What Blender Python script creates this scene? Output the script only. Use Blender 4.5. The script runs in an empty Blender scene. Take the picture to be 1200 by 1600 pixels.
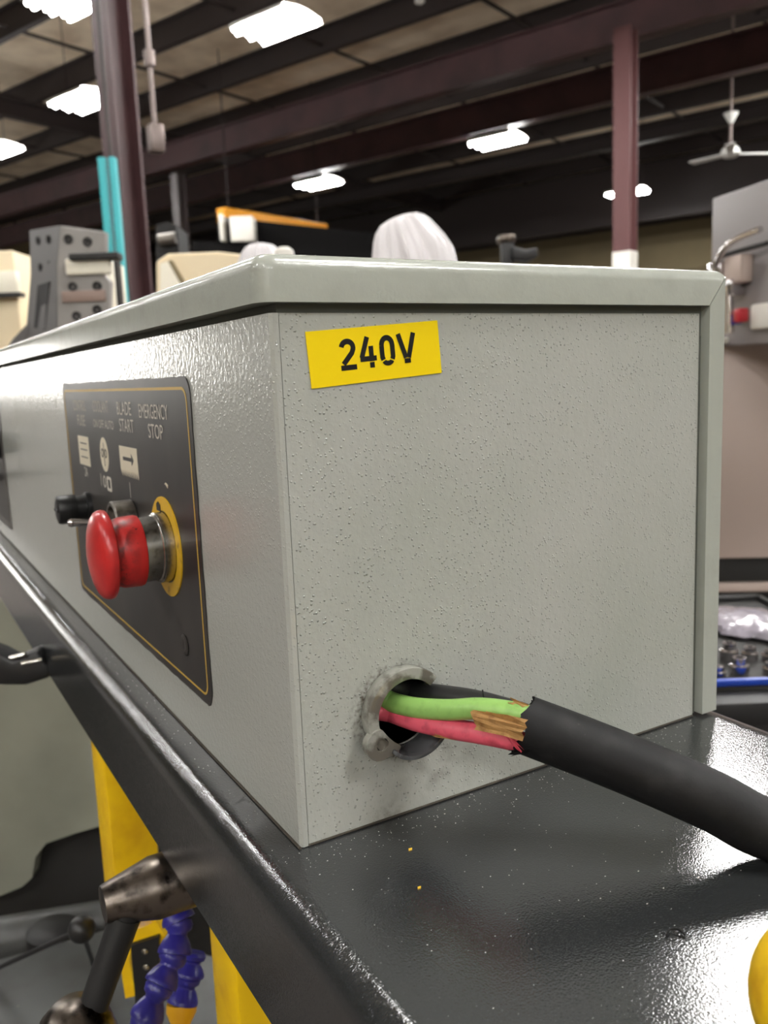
import bpy, bmesh, math, random
from mathutils import Vector, Matrix
from mathutils.geometry import tessellate_polygon

random.seed(7)
S = bpy.context.scene
COL = S.collection

# ---------------------------------------------------------------- camera
# solved from the vanishing points of the control box; world: X along the end face,
# Y along the control-panel face, Z up, origin at the box's near bottom corner
F_PX = 1345.0
RM = Matrix(((0.8603, 0.1134, -0.4970), (-0.5083, 0.1156, -0.8534), (-0.0394, 0.9868, 0.1571)))
_x = Vector((RM[0][0], RM[1][0], RM[2][0])).normalized()
_y = Vector((RM[0][1], RM[1][1], RM[2][1])); _y = (_y - _x * _x.dot(_y)).normalized()
_z = _x.cross(_y)
RM = Matrix((_x, _y, _z)).transposed()
CAM = Vector((-0.1404, -0.3257, 0.2052))
cam_data = bpy.data.cameras.new('camera')
cam_data.sensor_fit = 'VERTICAL'
cam_data.sensor_height = 36.0
cam_data.lens = F_PX / 1600.0 * 36.0
cam_data.clip_start = 0.01
cam_data.clip_end = 200
cam_data.dof.use_dof = True
cam_data.dof.focus_distance = 0.385
cam_data.dof.aperture_fstop = 14.0
cam = bpy.data.objects.new('camera', cam_data)
COL.objects.link(cam)
cam.matrix_world = Matrix.Translation(CAM) @ RM.to_4x4()
S.camera = cam

# ---------------------------------------------------------------- world, exposure
w = bpy.data.worlds.new('hall_ambient')
S.world = w
w.use_nodes = True
w.node_tree.nodes['Background'].inputs[0].default_value = (0.9, 0.93, 1.0, 1)
w.node_tree.nodes['Background'].inputs[1].default_value = 0.02
S.view_settings.view_transform = 'Standard'
S.view_settings.look = 'None'
S.view_settings.exposure = -0.53
S.view_settings.gamma = 1.0
S.view_settings.use_curve_mapping = False
TUBE_STRENGTH = 150.0
try:
    S.cycles.use_denoising = True
    S.cycles.max_bounces = 8
    S.cycles.sample_clamp_indirect = 6.0
except Exception:
    pass

# ---------------------------------------------------------------- geometry helpers
def ray(px, py):
    return RM @ Vector(((px - 600) / F_PX, -(py - 800) / F_PX, -1.0))
def onx(px, py, X):
    r = ray(px, py); return CAM + r * ((X - CAM.x) / r.x)
def ony(px, py, Y):
    r = ray(px, py); return CAM + r * ((Y - CAM.y) / r.y)
def onz(px, py, Z):
    r = ray(px, py); return CAM + r * ((Z - CAM.z) / r.z)
def at(px, py, d):
    return CAM + ray(px, py) * d
_f = Vector((-RM[0][2], -RM[1][2], 0)).normalized()
_r = Vector((_f.y, -_f.x, 0))
MV = Matrix(((_r.x, _f.x, 0, CAM.x), (_r.y, _f.y, 0, CAM.y), (0, 0, 1, 0), (0, 0, 0, 1)))   # view-aligned, upright
def vw(px, py, d):
    """pixel on the upright plane d metres in front of the camera -> view-aligned x, d, world z"""
    r = ray(px, py); t = d / r.dot(_f)
    return Vector(((r * t).dot(_r), d, CAM.z + r.z * t))
# building axes
UB = Vector((-0.365, 0.931, 0)).normalized()
VB = Vector((UB.y, -UB.x, 0))
MB_ = Matrix(((UB.x, VB.x, 0, CAM.x), (UB.y, VB.y, 0, CAM.y), (0, 0, 1, 0), (0, 0, 0, 1)))
def uv_of(p):
    d = p - CAM; return d.dot(UB), d.dot(VB)
FLOOR_Z = -1.05

def new(): return bmesh.new()

def add_box(bm, lo, hi, M=None, bev=0.0, seg=2):
    lo, hi = Vector(lo), Vector(hi)
    c, s = (lo + hi) / 2, hi - lo
    tmp = bmesh.new()
    bmesh.ops.create_cube(tmp, size=1.0)
    for v in tmp.verts:
        v.co = Vector((v.co.x * s.x, v.co.y * s.y, v.co.z * s.z)) + c
    if bev > 0:
        bmesh.ops.bevel(tmp, geom=tmp.edges[:], offset=bev, segments=seg, profile=0.5, affect='EDGES')
    merge(bm, tmp, M)
    return bm

def merge(bm, tmp, M=None):
    if M is not None:
        tmp.transform(M)
        if M.determinant() < 0:
            bmesh.ops.reverse_faces(tmp, faces=tmp.faces[:])
    me = bpy.data.meshes.new('tmp')
    tmp.to_mesh(me); tmp.free()
    bm.from_mesh(me)
    bpy.data.meshes.remove(me)

def frame_for(axis):
    a = Vector(axis).normalized()
    h = Vector((0, 0, 1)) if abs(a.z) < 0.9 else Vector((1, 0, 0))
    x = h.cross(a).normalized(); y = a.cross(x)
    return Matrix((x, y, a)).transposed().to_4x4()

def add_lathe(bm, prof, origin=(0, 0, 0), axis=(0, 0, 1), n=32, M=None, wob=None):
    """prof: (radius, height) pairs; radius 0 closes"""
    tmp = bmesh.new()
    T = Matrix.Translation(Vector(origin)) @ frame_for(axis)
    rings = []
    for r, h in prof:
        if r < 1e-7:
            rings.append([tmp.verts.new(T @ Vector((0, 0, h)))])
        else:
            ring = []
            for k in range(n):
                a = 2 * math.pi * k / n
                rr = r * (wob(a, h) if wob else 1)
                ring.append(tmp.verts.new(T @ Vector((rr * math.cos(a), rr * math.sin(a), h))))
            rings.append(ring)
    for A, B in zip(rings, rings[1:]):
        for k in range(n):
            k2 = (k + 1) % n
            if len(A) == 1 and len(B) == 1: continue
            if len(A) == 1: tmp.faces.new((A[0], B[k], B[k2]))
            elif len(B) == 1: tmp.faces.new((A[k], A[k2], B[0]))
            else: tmp.faces.new((A[k], A[k2], B[k2], B[k]))
    bmesh.ops.recalc_face_normals(tmp, faces=tmp.faces[:])
    merge(bm, tmp, M)
    return bm

def smooth_path(pts, n=8):
    pts = [Vector(p) for p in pts]
    P = [pts[0] * 2 - pts[1]] + pts + [pts[-1] * 2 - pts[-2]]
    out = []
    for i in range(1, len(P) - 2):
        for k in range(n):
            t = k / n
            a, b, c, d = P[i - 1], P[i], P[i + 1], P[i + 2]
            out.append(0.5 * ((2 * b) + (c - a) * t + (2 * a - 5 * b + 4 * c - d) * t * t + (3 * b - a - 3 * c + d) * t ** 3))
    out.append(pts[-1])
    return out

def add_tube(bm, pts, rad, n=12, caps=True, M=None, jag=0.0):
    tmp = bmesh.new()
    pts = [Vector(p) for p in pts]
    rings = []; up = None
    for i, p in enumerate(pts):
        t = (pts[min(i + 1, len(pts) - 1)] - pts[max(i - 1, 0)]).normalized()
        if up is None:
            h = Vector((0, 0, 1)) if abs(t.z) < 0.9 else Vector((1, 0, 0))
            x = h.cross(t).normalized()
        else:
            x = (up - t * up.dot(t)).normalized()
        up = x; y = t.cross(x)
        r = rad(i / (len(pts) - 1)) if callable(rad) else rad
        ring = []
        for k in range(n):
            a = 2 * math.pi * k / n
            off = t * (random.uniform(-jag, jag)) if (jag and i == 0) else Vector()
            ring.append(tmp.verts.new(p + (x * math.cos(a) + y * math.sin(a)) * r + off))
        rings.append(ring)
    for A, B in zip(rings, rings[1:]):
        for k in range(n):
            tmp.faces.new((A[k], A[(k + 1) % n], B[(k + 1) % n], B[k]))
    if caps:
        tmp.faces.new(rings[0][::-1]); tmp.faces.new(rings[-1])
    bmesh.ops.recalc_face_normals(tmp, faces=tmp.faces[:])
    merge(bm, tmp, M)
    return bm

def add_prism(bm, poly, d0, d1, to3, holes=(), M=None, bev=0.0):
    """extrude a 2-D polygon (with holes) between depths d0 and d1; to3(a, b, d) -> xyz"""
    tmp = bmesh.new()
    loops = [list(poly)] + [list(h) for h in holes]
    flat = [p for l in loops for p in l]
    tris = tessellate_polygon([[Vector((p[0], p[1], 0)) for p in l] for l in loops])
    A = [tmp.verts.new(to3(p[0], p[1], d0)) for p in flat]
    B = [tmp.verts.new(to3(p[0], p[1], d1)) for p in flat]
    if not holes:
        tmp.faces.new(A); tmp.faces.new(B[::-1])
    else:
        for t in tris:
            tmp.faces.new([A[i] for i in t]); tmp.faces.new([B[i] for i in reversed(t)])
    o = 0
    for l in loops:
        m = len(l)
        for k in range(m):
            i, j = o + k, o + (k + 1) % m
            tmp.faces.new((A[i], A[j], B[j], B[i]))
        o += m
    bmesh.ops.recalc_face_normals(tmp, faces=tmp.faces[:])
    if bev:
        es = [e for e in tmp.edges if len(e.link_faces) == 2 and e.calc_face_angle() > 0.6]
        bmesh.ops.bevel(tmp, geom=es, offset=bev, segments=2, profile=0.5, affect='EDGES')
    merge(bm, tmp, M)
    return bm

def round_rect(a0, a1, b0, b1, r, n=6):
    out = []
    for cx, cy, s in ((a1 - r, b1 - r, 0), (a0 + r, b1 - r, 90), (a0 + r, b0 + r, 180), (a1 - r, b0 + r, 270)):
        for k in range(n + 1):
            t = math.radians(s + 90 * k / n)
            out.append((cx + r * math.cos(t), cy + r * math.sin(t)))
    return out

def circle(cx, cy, r, n=32, a0=0, a1=360):
    m = n if a1 - a0 >= 360 else n + 1
    return [(cx + r * math.cos(math.radians(a0 + (a1 - a0) * k / n)), cy + r * math.sin(math.radians(a0 + (a1 - a0) * k / n))) for k in range(m)]

def link(name, bm, mat, parent=None, loc=None, smooth=40):
    """geometry is given in world coordinates; the parent's location is taken off"""
    base = Vector(loc) if loc is not None else Vector()
    p = parent
    while p is not None:
        base = base + p.location; p = p.parent
    if base.length: bm.transform(Matrix.Translation(-base))
    me = bpy.data.meshes.new(name)
    bm.to_mesh(me); bm.free()
    me.materials.append(M[mat] if isinstance(mat, str) else mat)
    if smooth:
        me.shade_smooth() if hasattr(me, 'shade_smooth') else None
        try: me.set_sharp_from_angle(angle=math.radians(smooth))
        except Exception: pass
    o = bpy.data.objects.new(name, me)
    COL.objects.link(o)
    if parent is not None: o.parent = parent
    if loc is not None: o.location = loc
    return o

def thing(name, label, cat, loc=(0, 0, 0), group=None):
    o = bpy.data.objects.new(name, None)
    o.empty_display_size = 0.05
    COL.objects.link(o)
    o.location = loc
    o['label'] = label; o['category'] = cat
    if group: o['group'] = group
    return o

def tag(o, label, cat, group=None):
    o['label'] = label; o['category'] = cat
    if group: o['group'] = group
    return o

def struct(o):
    o['kind'] = 'structure'; return o

def copy_tree(o, parent=None):
    c = o.copy(); COL.objects.link(c); c.parent = parent
    for ch in o.children: copy_tree(ch, c)
    return c

def text_bm(s, width, height, to3, depth=0.0002, bold=0.0):
    cu = bpy.data.curves.new('txt', 'FONT'); cu.body = s; cu.size = 1.0; cu.offset = bold
    cu.resolution_u = 3
    ob = bpy.data.objects.new('txt', cu); COL.objects.link(ob)
    dg = bpy.context.evaluated_depsgraph_get()
    me = bpy.data.meshes.new_from_object(ob.evaluated_get(dg))
    bpy.data.objects.remove(ob); bpy.data.curves.remove(cu)
    xs = [v.co.x for v in me.vertices]; ys = [v.co.y for v in me.vertices]
    x0, x1, y0, y1 = min(xs), max(xs), min(ys), max(ys)
    for v in me.vertices:
        v.co = to3(((v.co.x - x0) / (x1 - x0) - 0.5) * width, ((v.co.y - y0) / (y1 - y0) - 0.5) * height, 0.0)
    bm = bmesh.new(); bm.from_mesh(me); bpy.data.meshes.remove(me)
    return bm

# ---------------------------------------------------------------- materials
M = {}
def srgb(*c):
    return tuple(((x / 255) / 12.92 if x <= 10 else ((x / 255 + 0.055) / 1.055) ** 2.4) for x in c) + (1.0,)

def mat(name, col, rough=0.5, metal=0.0, bump=None, var=None, emit=0.0, spec=0.5, coat=0.0, trans=0.0, stain=None):
    """bump: list of (kind, scale, strength, distance); var: (scale, darker colour, lo, hi)"""
    m = bpy.data.materials.new(name); m.use_nodes = True
    nt = m.node_tree; b = nt.nodes['Principled BSDF']
    b.inputs['Base Color'].default_value = col
    b.inputs['Roughness'].default_value = rough
    b.inputs['Metallic'].default_value = metal
    b.inputs['Specular IOR Level'].default_value = spec
    b.inputs['Coat Weight'].default_value = coat
    b.inputs['Coat Roughness'].default_value = 0.08
    if emit:
        b.inputs['Emission Color'].default_value = col
        b.inputs['Emission Strength'].default_value = emit
    if trans: b.inputs['Transmission Weight'].default_value = trans
    tc = nt.nodes.new('ShaderNodeTexCoord')
    cur = None
    for sc, dark, lo, hi in (var or []):
        n = nt.nodes.new('ShaderNodeTexNoise'); n.inputs['Scale'].default_value = sc; n.inputs['Detail'].default_value = 5
        nt.links.new(tc.outputs['Object'], n.inputs['Vector'])
        mr = nt.nodes.new('ShaderNodeMapRange'); mr.inputs['From Min'].default_value = lo; mr.inputs['From Max'].default_value = hi
        nt.links.new(n.outputs['Fac'], mr.inputs['Value'])
        mx = nt.nodes.new('ShaderNodeMix'); mx.data_type = 'RGBA'
        nt.links.new(mr.outputs['Result'], mx.inputs['Factor'])
        if cur is None: mx.inputs['A'].default_value = col
        else: nt.links.new(cur, mx.inputs['A'])
        mx.inputs['B'].default_value = dark
        cur = mx.outputs['Result']
    for st in (stain or []):
        (cx, cy, cz), rad, soft, scol, amt, nsc = st
        vm = nt.nodes.new('ShaderNodeVectorMath'); vm.operation = 'DISTANCE'
        vm.inputs[1].default_value = (cx, cy, cz)
        nt.links.new(tc.outputs['Object'], vm.inputs[0])
        n = nt.nodes.new('ShaderNodeTexNoise'); n.inputs['Scale'].default_value = nsc; n.inputs['Detail'].default_value = 6
        nt.links.new(tc.outputs['Object'], n.inputs['Vector'])
        mr = nt.nodes.new('ShaderNodeMapRange'); mr.inputs['From Min'].default_value = rad; mr.inputs['From Max'].default_value = rad - soft
        nt.links.new(vm.outputs['Value'], mr.inputs['Value'])
        m2 = nt.nodes.new('ShaderNodeMapRange'); m2.inputs['From Min'].default_value = 0.42; m2.inputs['From Max'].default_value = 0.68
        m2.inputs['To Max'].default_value = amt
        nt.links.new(n.outputs['Fac'], m2.inputs['Value'])
        mu = nt.nodes.new('ShaderNodeMath'); mu.operation = 'MULTIPLY'
        nt.links.new(mr.outputs['Result'], mu.inputs[0]); nt.links.new(m2.outputs['Result'], mu.inputs[1])
        mx = nt.nodes.new('ShaderNodeMix'); mx.data_type = 'RGBA'
        nt.links.new(mu.outputs[0], mx.inputs['Factor'])
        if cur is None: mx.inputs['A'].default_value = col
        else: nt.links.new(cur, mx.inputs['A'])
        mx.inputs['B'].default_value = scol
        cur = mx.outputs['Result']
    if cur is not None: nt.links.new(cur, b.inputs['Base Color'])
    prev = None
    for kind, sc, stg, dist in (bump or []):
        bp = nt.nodes.new('ShaderNodeBump'); bp.inputs['Strength'].default_value = stg; bp.inputs['Distance'].default_value = dist
        if kind == 'noise':
            n = nt.nodes.new('ShaderNodeTexNoise'); n.inputs['Scale'].default_value = sc; n.inputs['Detail'].default_value = 2
            nt.links.new(tc.outputs['Object'], n.inputs['Vector']); h = n.outputs['Fac']
        else:      # pimples: small raised dots
            n = nt.nodes.new('ShaderNodeTexVoronoi'); n.inputs['Scale'].default_value = sc; n.inputs['Randomness'].default_value = 1.0
            nt.links.new(tc.outputs['Object'], n.inputs['Vector'])
            mr = nt.nodes.new('ShaderNodeMapRange'); mr.interpolation_type = 'SMOOTHSTEP'
            mr.inputs['From Min'].default_value = 0.33; mr.inputs['From Max'].default_value = 0.05
            nt.links.new(n.outputs['Distance'], mr.inputs['Value'])
            n2 = nt.nodes.new('ShaderNodeTexNoise'); n2.inputs['Scale'].default_value = sc * 0.22; n2.inputs['Detail'].default_value = 2
            nt.links.new(tc.outputs['Object'], n2.inputs['Vector'])
            m2 = nt.nodes.new('ShaderNodeMapRange'); m2.inputs['From Min'].default_value = 0.34; m2.inputs['From Max'].default_value = 0.60
            nt.links.new(n2.outputs['Fac'], m2.inputs['Value'])
            mu = nt.nodes.new('ShaderNodeMath'); mu.operation = 'MULTIPLY'
            nt.links.new(mr.outputs['Result'], mu.inputs[0]); nt.links.new(m2.outputs['Result'], mu.inputs[1]); h = mu.outputs[0]
        nt.links.new(h, bp.inputs['Height'])
        if prev is not None: nt.links.new(prev, bp.inputs['Normal'])
        prev = bp.outputs['Normal']
    if prev is not None:
        nt.links.new(prev, b.inputs['Normal'])
        if coat: nt.links.new(prev, b.inputs['Coat Normal'])
    M[name] = m
    return m

GREY = srgb(178, 180, 173)
mat('end_paint', GREY, 0.40, bump=[('noise', 300, 0.35, 0.0008), ('dots', 520, 1.0, 0.0006)],
    var=[(9, srgb(166, 170, 160), 0.4, 0.75)],
    stain=[((0.0515, 0.0, 0.0526), 0.0255, 0.006, srgb(84, 76, 64), 1.0, 420),
           ((0.072, 0.0, 0.022), 0.030, 0.025, srgb(105, 98, 88), 0.55, 90),
           ((0.085, 0.0, 0.196), 0.012, 0.012, srgb(135, 128, 120), 0.5, 90),
           ((0.045, 0.0, 0.002), 0.012, 0.010, srgb(120, 112, 100), 0.6, 260)])
mat('side_paint', GREY, 0.26, bump=[('noise', 330, 0.32, 0.0008), ('dots', 520, 0.5, 0.0005)], coat=0.4)
mat('lid_paint', srgb(174, 178, 168), 0.27, bump=[('noise', 260, 0.25, 0.0006), ('noise', 900, 0.15, 0.0002)], coat=0.3,
    var=[(60, srgb(165, 168, 158), 0.5, 0.8)])
mat('gasket_dark', srgb(98, 102, 95), 0.7)
mat('inside_dark', srgb(40, 42, 40), 0.8)
mat('seam_dirt', srgb(62, 56, 48), 0.9, bump=[('noise', 900, 0.6, 0.0005)])
mat('arm_paint', srgb(46, 48, 49), 0.09, bump=[('noise', 420, 0.15, 0.0004), ('noise', 1100, 0.62, 0.0002)],
    var=[(14, srgb(42, 44, 45), 0.4, 0.7), (700, srgb(96, 96, 94), 0.70, 0.78)], coat=0.5)
mat('panel_black', srgb(44, 42, 41), 0.40, var=[(22, srgb(60, 57, 54), 0.45, 0.75)])
mat('print_gold', srgb(196, 160, 66), 0.45)
mat('print_white', srgb(212, 206, 194), 0.55)
mat('print_ivory', srgb(222, 212, 188), 0.5)
mat('print_dim', srgb(140, 134, 126), 0.6)
mat('ring_yellow', srgb(222, 178, 34), 0.45, var=[(120, srgb(150, 112, 40), 0.58, 0.72)])
mat('stop_red', srgb(206, 44, 44), 0.36, coat=0.25, var=[(260, srgb(70, 28, 24), 0.70, 0.78), (60, srgb(186, 38, 38), 0.4, 0.7)],
    bump=[('noise', 300, 0.1, 0.0004)])
mat('stop_red_dirty', srgb(206, 44, 42), 0.42, var=[(330, srgb(90, 30, 24), 0.66, 0.76)], stain=[((-0.036, 0.170, 0.112), 0.0262, 0.006, srgb(40, 30, 26), 1.0, 160)])
mat('steel', srgb(186, 184, 178), 0.24, 1.0, var=[(260, srgb(120, 114, 104), 0.5, 0.75)], bump=[('noise', 800, 0.15, 0.0002)])
mat('steel_dull', srgb(150, 146, 140), 0.38, 1.0, var=[(140, srgb(90, 84, 76), 0.45, 0.7)])
mat('steel_dark', srgb(118, 110, 102), 0.34, 1.0, var=[(90, srgb(36, 32, 30), 0.45, 0.65)], bump=[('noise', 400, 0.15, 0.0004)])
mat('black_plastic', srgb(26, 27, 28), 0.42, bump=[('noise', 600, 0.1, 0.0002)])
mat('black_soft', srgb(20, 20, 21), 0.55)
mat('tape_yellow', srgb(255, 222, 10), 0.38)
mat('ink_black', srgb(14, 14, 13), 0.6, spec=0.25)
mat('jacket_black', srgb(20, 20, 21), 0.6, spec=0.22, bump=[('noise', 240, 0.25, 0.0006)], var=[(70, srgb(36, 36, 36), 0.55, 0.75), (300, srgb(80, 80, 78), 0.72, 0.82)])
mat('wire_black', srgb(26, 26, 27), 0.42, bump=[('noise', 200, 0.12, 0.0005)])
mat('wire_green', srgb(150, 196, 104), 0.42, var=[(160, srgb(122, 166, 82), 0.5, 0.8), (420, srgb(50, 60, 30), 0.72, 0.76)], bump=[('noise', 180, 0.15, 0.0005)])
mat('wire_pink', srgb(226, 92, 112), 0.45, var=[(160, srgb(180, 62, 78), 0.5, 0.75)], bump=[('noise', 180, 0.15, 0.0005)])
mat('paper_tan', srgb(206, 164, 104), 0.8, var=[(260, srgb(160, 118, 66), 0.5, 0.75)], bump=[('noise', 500, 0.4, 0.0006)])
mat('clamp_paint', srgb(150, 150, 142), 0.18, coat=0.8, var=[(90, srgb(98, 94, 86), 0.42, 0.54)], bump=[('noise', 300, 0.2, 0.0005)])
mat('clamp_dark', srgb(88, 90, 92), 0.24, coat=0.3, var=[(80, srgb(60, 60, 62), 0.45, 0.65)])
mat('chip_white', srgb(214, 210, 200), 0.5)
mat('chip_yellow', srgb(240, 196, 60), 0.5)
mat('yellow_paint', srgb(255, 208, 8), 0.42, var=[(30, srgb(236, 180, 10), 0.5, 0.75)])
mat('yellow_plastic', srgb(248, 200, 20), 0.35, var=[(90, srgb(225, 170, 20), 0.5, 0.7)])
mat('base_paint', srgb(150, 151, 136), 0.5, var=[(5, srgb(130, 131, 118), 0.4, 0.7)])
mat('bed_paint', srgb(78, 80, 79), 0.45, var=[(20, srgb(62, 62, 60), 0.45, 0.7), (160, srgb(120, 116, 104), 0.70, 0.76)])
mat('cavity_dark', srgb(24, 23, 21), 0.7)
mat('hose_blue', srgb(44, 40, 132), 0.30)
mat('hose_orange', srgb(226, 168, 20), 0.45)
# hall
mat('concrete', srgb(84, 77, 72), 0.6, var=[(0.8, srgb(66, 60, 56), 0.4, 0.7)])
mat('wall_tan', srgb(140, 126, 96), 0.8, var=[(0.4, srgb(118, 106, 80), 0.4, 0.7)])
mat('deck_beige', srgb(240, 224, 198), 0.8, var=[(1.5, srgb(205, 186, 160), 0.4, 0.7)])
mat('steel_maroon', srgb(72, 46, 48), 0.5, var=[(2, srgb(56, 36, 38), 0.4, 0.7)])
mat('steel_brown', srgb(40, 31, 30), 0.6)
mat('steel_pinkmaroon', srgb(82, 48, 48), 0.55)
mat('conduit_grey', srgb(120, 108, 104), 0.4, 0.5)
mat('teal_paint', srgb(54, 168, 176), 0.5)
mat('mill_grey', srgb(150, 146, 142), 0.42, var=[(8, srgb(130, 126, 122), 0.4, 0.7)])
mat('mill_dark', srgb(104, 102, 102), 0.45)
mat('hole_black', srgb(24, 22, 22), 0.6)
mat('beige_paint', srgb(244, 226, 190), 0.5)
mat('cream_paint', srgb(255, 249, 230), 0.4)
mat('cabinet_grey', srgb(136, 130, 130), 0.45)
mat('cabinet_light', srgb(196, 178, 168), 0.4)
mat('crane_yellow', srgb(240, 160, 20), 0.5)
mat('white_paint', srgb(226, 222, 212), 0.5)
mat('tray_blue', srgb(30, 66, 168), 0.35)
mat('chrome', srgb(210, 206, 206), 0.16, 1.0)
mat('red_paint', srgb(170, 28, 40), 0.4)
mat('added_window_glow', (1.0, 0.97, 0.92, 1), 0.5, emit=18.0)
mat('tube_glow', (1.0, 0.985, 0.965, 1), 0.5, emit=TUBE_STRENGTH)
mat('fixture_white', srgb(235, 235, 230), 0.5)
# thin white plastic sheet
def plastic_sheet():
    m = bpy.data.materials.new('plastic_sheet'); m.use_nodes = True
    nt = m.node_tree; b = nt.nodes['Principled BSDF']; out = nt.nodes['Material Output']
    b.inputs['Base Color'].default_value = srgb(252, 249, 250); b.inputs['Roughness'].default_value = 0.25
    tr = nt.nodes.new('ShaderNodeBsdfTranslucent'); tr.inputs['Color'].default_value = srgb(252, 249, 250)
    mx = nt.nodes.new('ShaderNodeMixShader'); mx.inputs[0].default_value = 0.45
    nt.links.new(b.outputs[0], mx.inputs[1]); nt.links.new(tr.outputs[0], mx.inputs[2]); nt.links.new(mx.outputs[0], out.inputs['Surface'])
    M['plastic_sheet'] = m
plastic_sheet()

# ================================================================ THE HALL (large structure)
U0, U1, V0, V1, ZC = -13.0, 32.0, -11.0, 27.0, 6.25
floor = struct(link('floor', add_box(new(), (U0, V0, FLOOR_Z - 0.2), (U1, V1, FLOOR_Z), MB_), 'concrete'))
ceiling = struct(link('ceiling', add_box(new(), (U0, V0, ZC), (U1, V1, ZC + 0.2), MB_), 'deck_beige'))
wall_far = struct(link('wall_far', add_box(new(), (U0, V1, FLOOR_Z), (U1, V1 + 0.2, ZC), MB_), 'wall_tan'))
wall_left = struct(link('wall_left', add_box(new(), (U1, V0, FLOOR_Z), (U1 + 0.2, V1, ZC), MB_), 'wall_tan'))
wall_near = struct(link('wall_near', add_box(new(), (U0, V0 - 0.2, FLOOR_Z), (U1, V0, ZC), MB_), 'wall_tan'))
wall_right = struct(link('wall_right', add_box(new(), (U0 - 0.2, V0, FLOOR_Z), (U0, V1, ZC), MB_), 'wall_tan'))

def i_beam(bm, p0, p1, h, wd, tf=0.02, tw=0.014, side=None, M_=None):
    """I section between two points; h depth, wd flange width"""
    p0, p1 = Vector(p0), Vector(p1)
    a = (p1 - p0).normalized()
    if side is None:
        side = a.cross(Vector((0, 0, 1))).normalized()
    side = Vector(side).normalized(); up = side.cross(a).normalized()
    prof = [(-wd / 2, -h / 2), (wd / 2, -h / 2), (wd / 2, -h / 2 + tf), (tw / 2, -h / 2 + tf), (tw / 2, h / 2 - tf), (wd / 2, h / 2 - tf),
            (wd / 2, h / 2), (-wd / 2, h / 2), (-wd / 2, h / 2 - tf), (-tw / 2, h / 2 - tf), (-tw / 2, -h / 2 + tf), (-wd / 2, -h / 2 + tf)]
    L = (p1 - p0).length
    add_prism(bm, prof, 0, L, lambda x, y, d: p0 + side * x + up * y + a * d, M=M_)
    return bm

# purlins run along u under the deck; the deck's panels show between them
v = -10.3
while v < 26.5:
    bm = new()
    add_prism(bm, [(0, 0), (0.12, 0), (0.12, 0.02), (0.02, 0.02), (0.02, 0.40), (-0.08, 0.40), (-0.08, 0.38), (0, 0.38)], U0 + 0.02, U1 - 0.02,
              lambda a, b, d: Vector((d, v + a, ZC - 0.402 + b)), M=MB_)
    link('purlin', bm, 'steel_brown', ceiling)
    v += 2.05
u = -11.0
while u < 31:      # sag rods under the deck
    bm = add_box(new(), (u - 0.03, V0 + 0.05, ZC - 0.30), (u + 0.03, V1 - 0.05, ZC - 0.262), MB_)
    link('bridging_bar', bm, 'steel_brown', ceiling)
    u += 3.1
def girder(v, zbot, h, mt, wd=0.22, u0=U0 + 0.05, u1=U1 - 0.05):
    bm = new()
    i_beam(bm, MB_ @ Vector((u0, v, zbot + h / 2)), MB_ @ Vector((u1, v, zbot + h / 2)), h, wd)
    return link('girder', bm, mt, ceiling)
def z_at(px, py, vv):
    r = ray(px, py); t = vv / r.dot(VB); return CAM.z + r.z * t
for vv, yb, yt in ((12.08, 172, 120), (14.6, 245, 198), (24.5, 405, 330)):
    zb, zt = z_at(600, yb, vv), z_at(600, yt, vv)
    girder(vv, zb, zt - zb, 'steel_brown' if vv > 20 else 'steel_maroon')
girder(4.41, 5.3, 0.45, 'steel_maroon')
girder(-4.0, 5.3, 0.45, 'steel_maroon')
girder(19.5, 5.05, 0.3, 'steel_brown')
# a roof beam across the bays, slanting past the fan
bm = new(); i_beam(bm, MB_ @ Vector((1.9, 8.0, 5.55)), MB_ @ Vector((1.9, 26.5, 5.55)), 0.34, 0.18)
link('girder', bm, 'steel_maroon', ceiling)
bm = new(); i_beam(bm, MB_ @ Vector((16.5, -10, 5.6)), MB_ @ Vector((16.5, 26.5, 5.6)), 0.34, 0.18)
link('girder', bm, 'steel_brown', ceiling)
# wall girts
for zz in (1.2, 3.0):
    link('girt', add_box(new(), (U0 + 0.1, V1 - 0.12, zz), (U1 - 0.1, V1 - 0.002, zz + 0.2), MB_), 'wall_tan', wall_far)
link('wall_cap_beam', add_box(new(), (U0 + 0.1, V1 - 0.25, 4.45), (U1 - 0.1, V1 - 0.002, 5.0), MB_), 'steel_brown', wall_far)
# unseen glowing pane, added for the glow mirrored on the side panel
for k, (a, b) in enumerate(((4.0, 9.5),)):
    wn = struct(link('added_window_%d' % (k + 1), add_box(new(), (U1 - 0.03, a, 0.2), (U1 - 0.004, b, 2.3), MB_), 'added_window_glow'))
    bm = new()
    for t in range(7):
        x = a + (b - a) * t / 6
        add_box(bm, (U1 - 0.06, x - 0.03, 0.2), (U1 - 0.03, x + 0.03, 2.3), MB_)
    for z in (0.2, 1.25, 2.3):
        add_box(bm, (U1 - 0.06, a, z - 0.03), (U1 - 0.03, b, z + 0.03), MB_)
    link('added_window_frame', bm, 'white_paint', wn)

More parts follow.
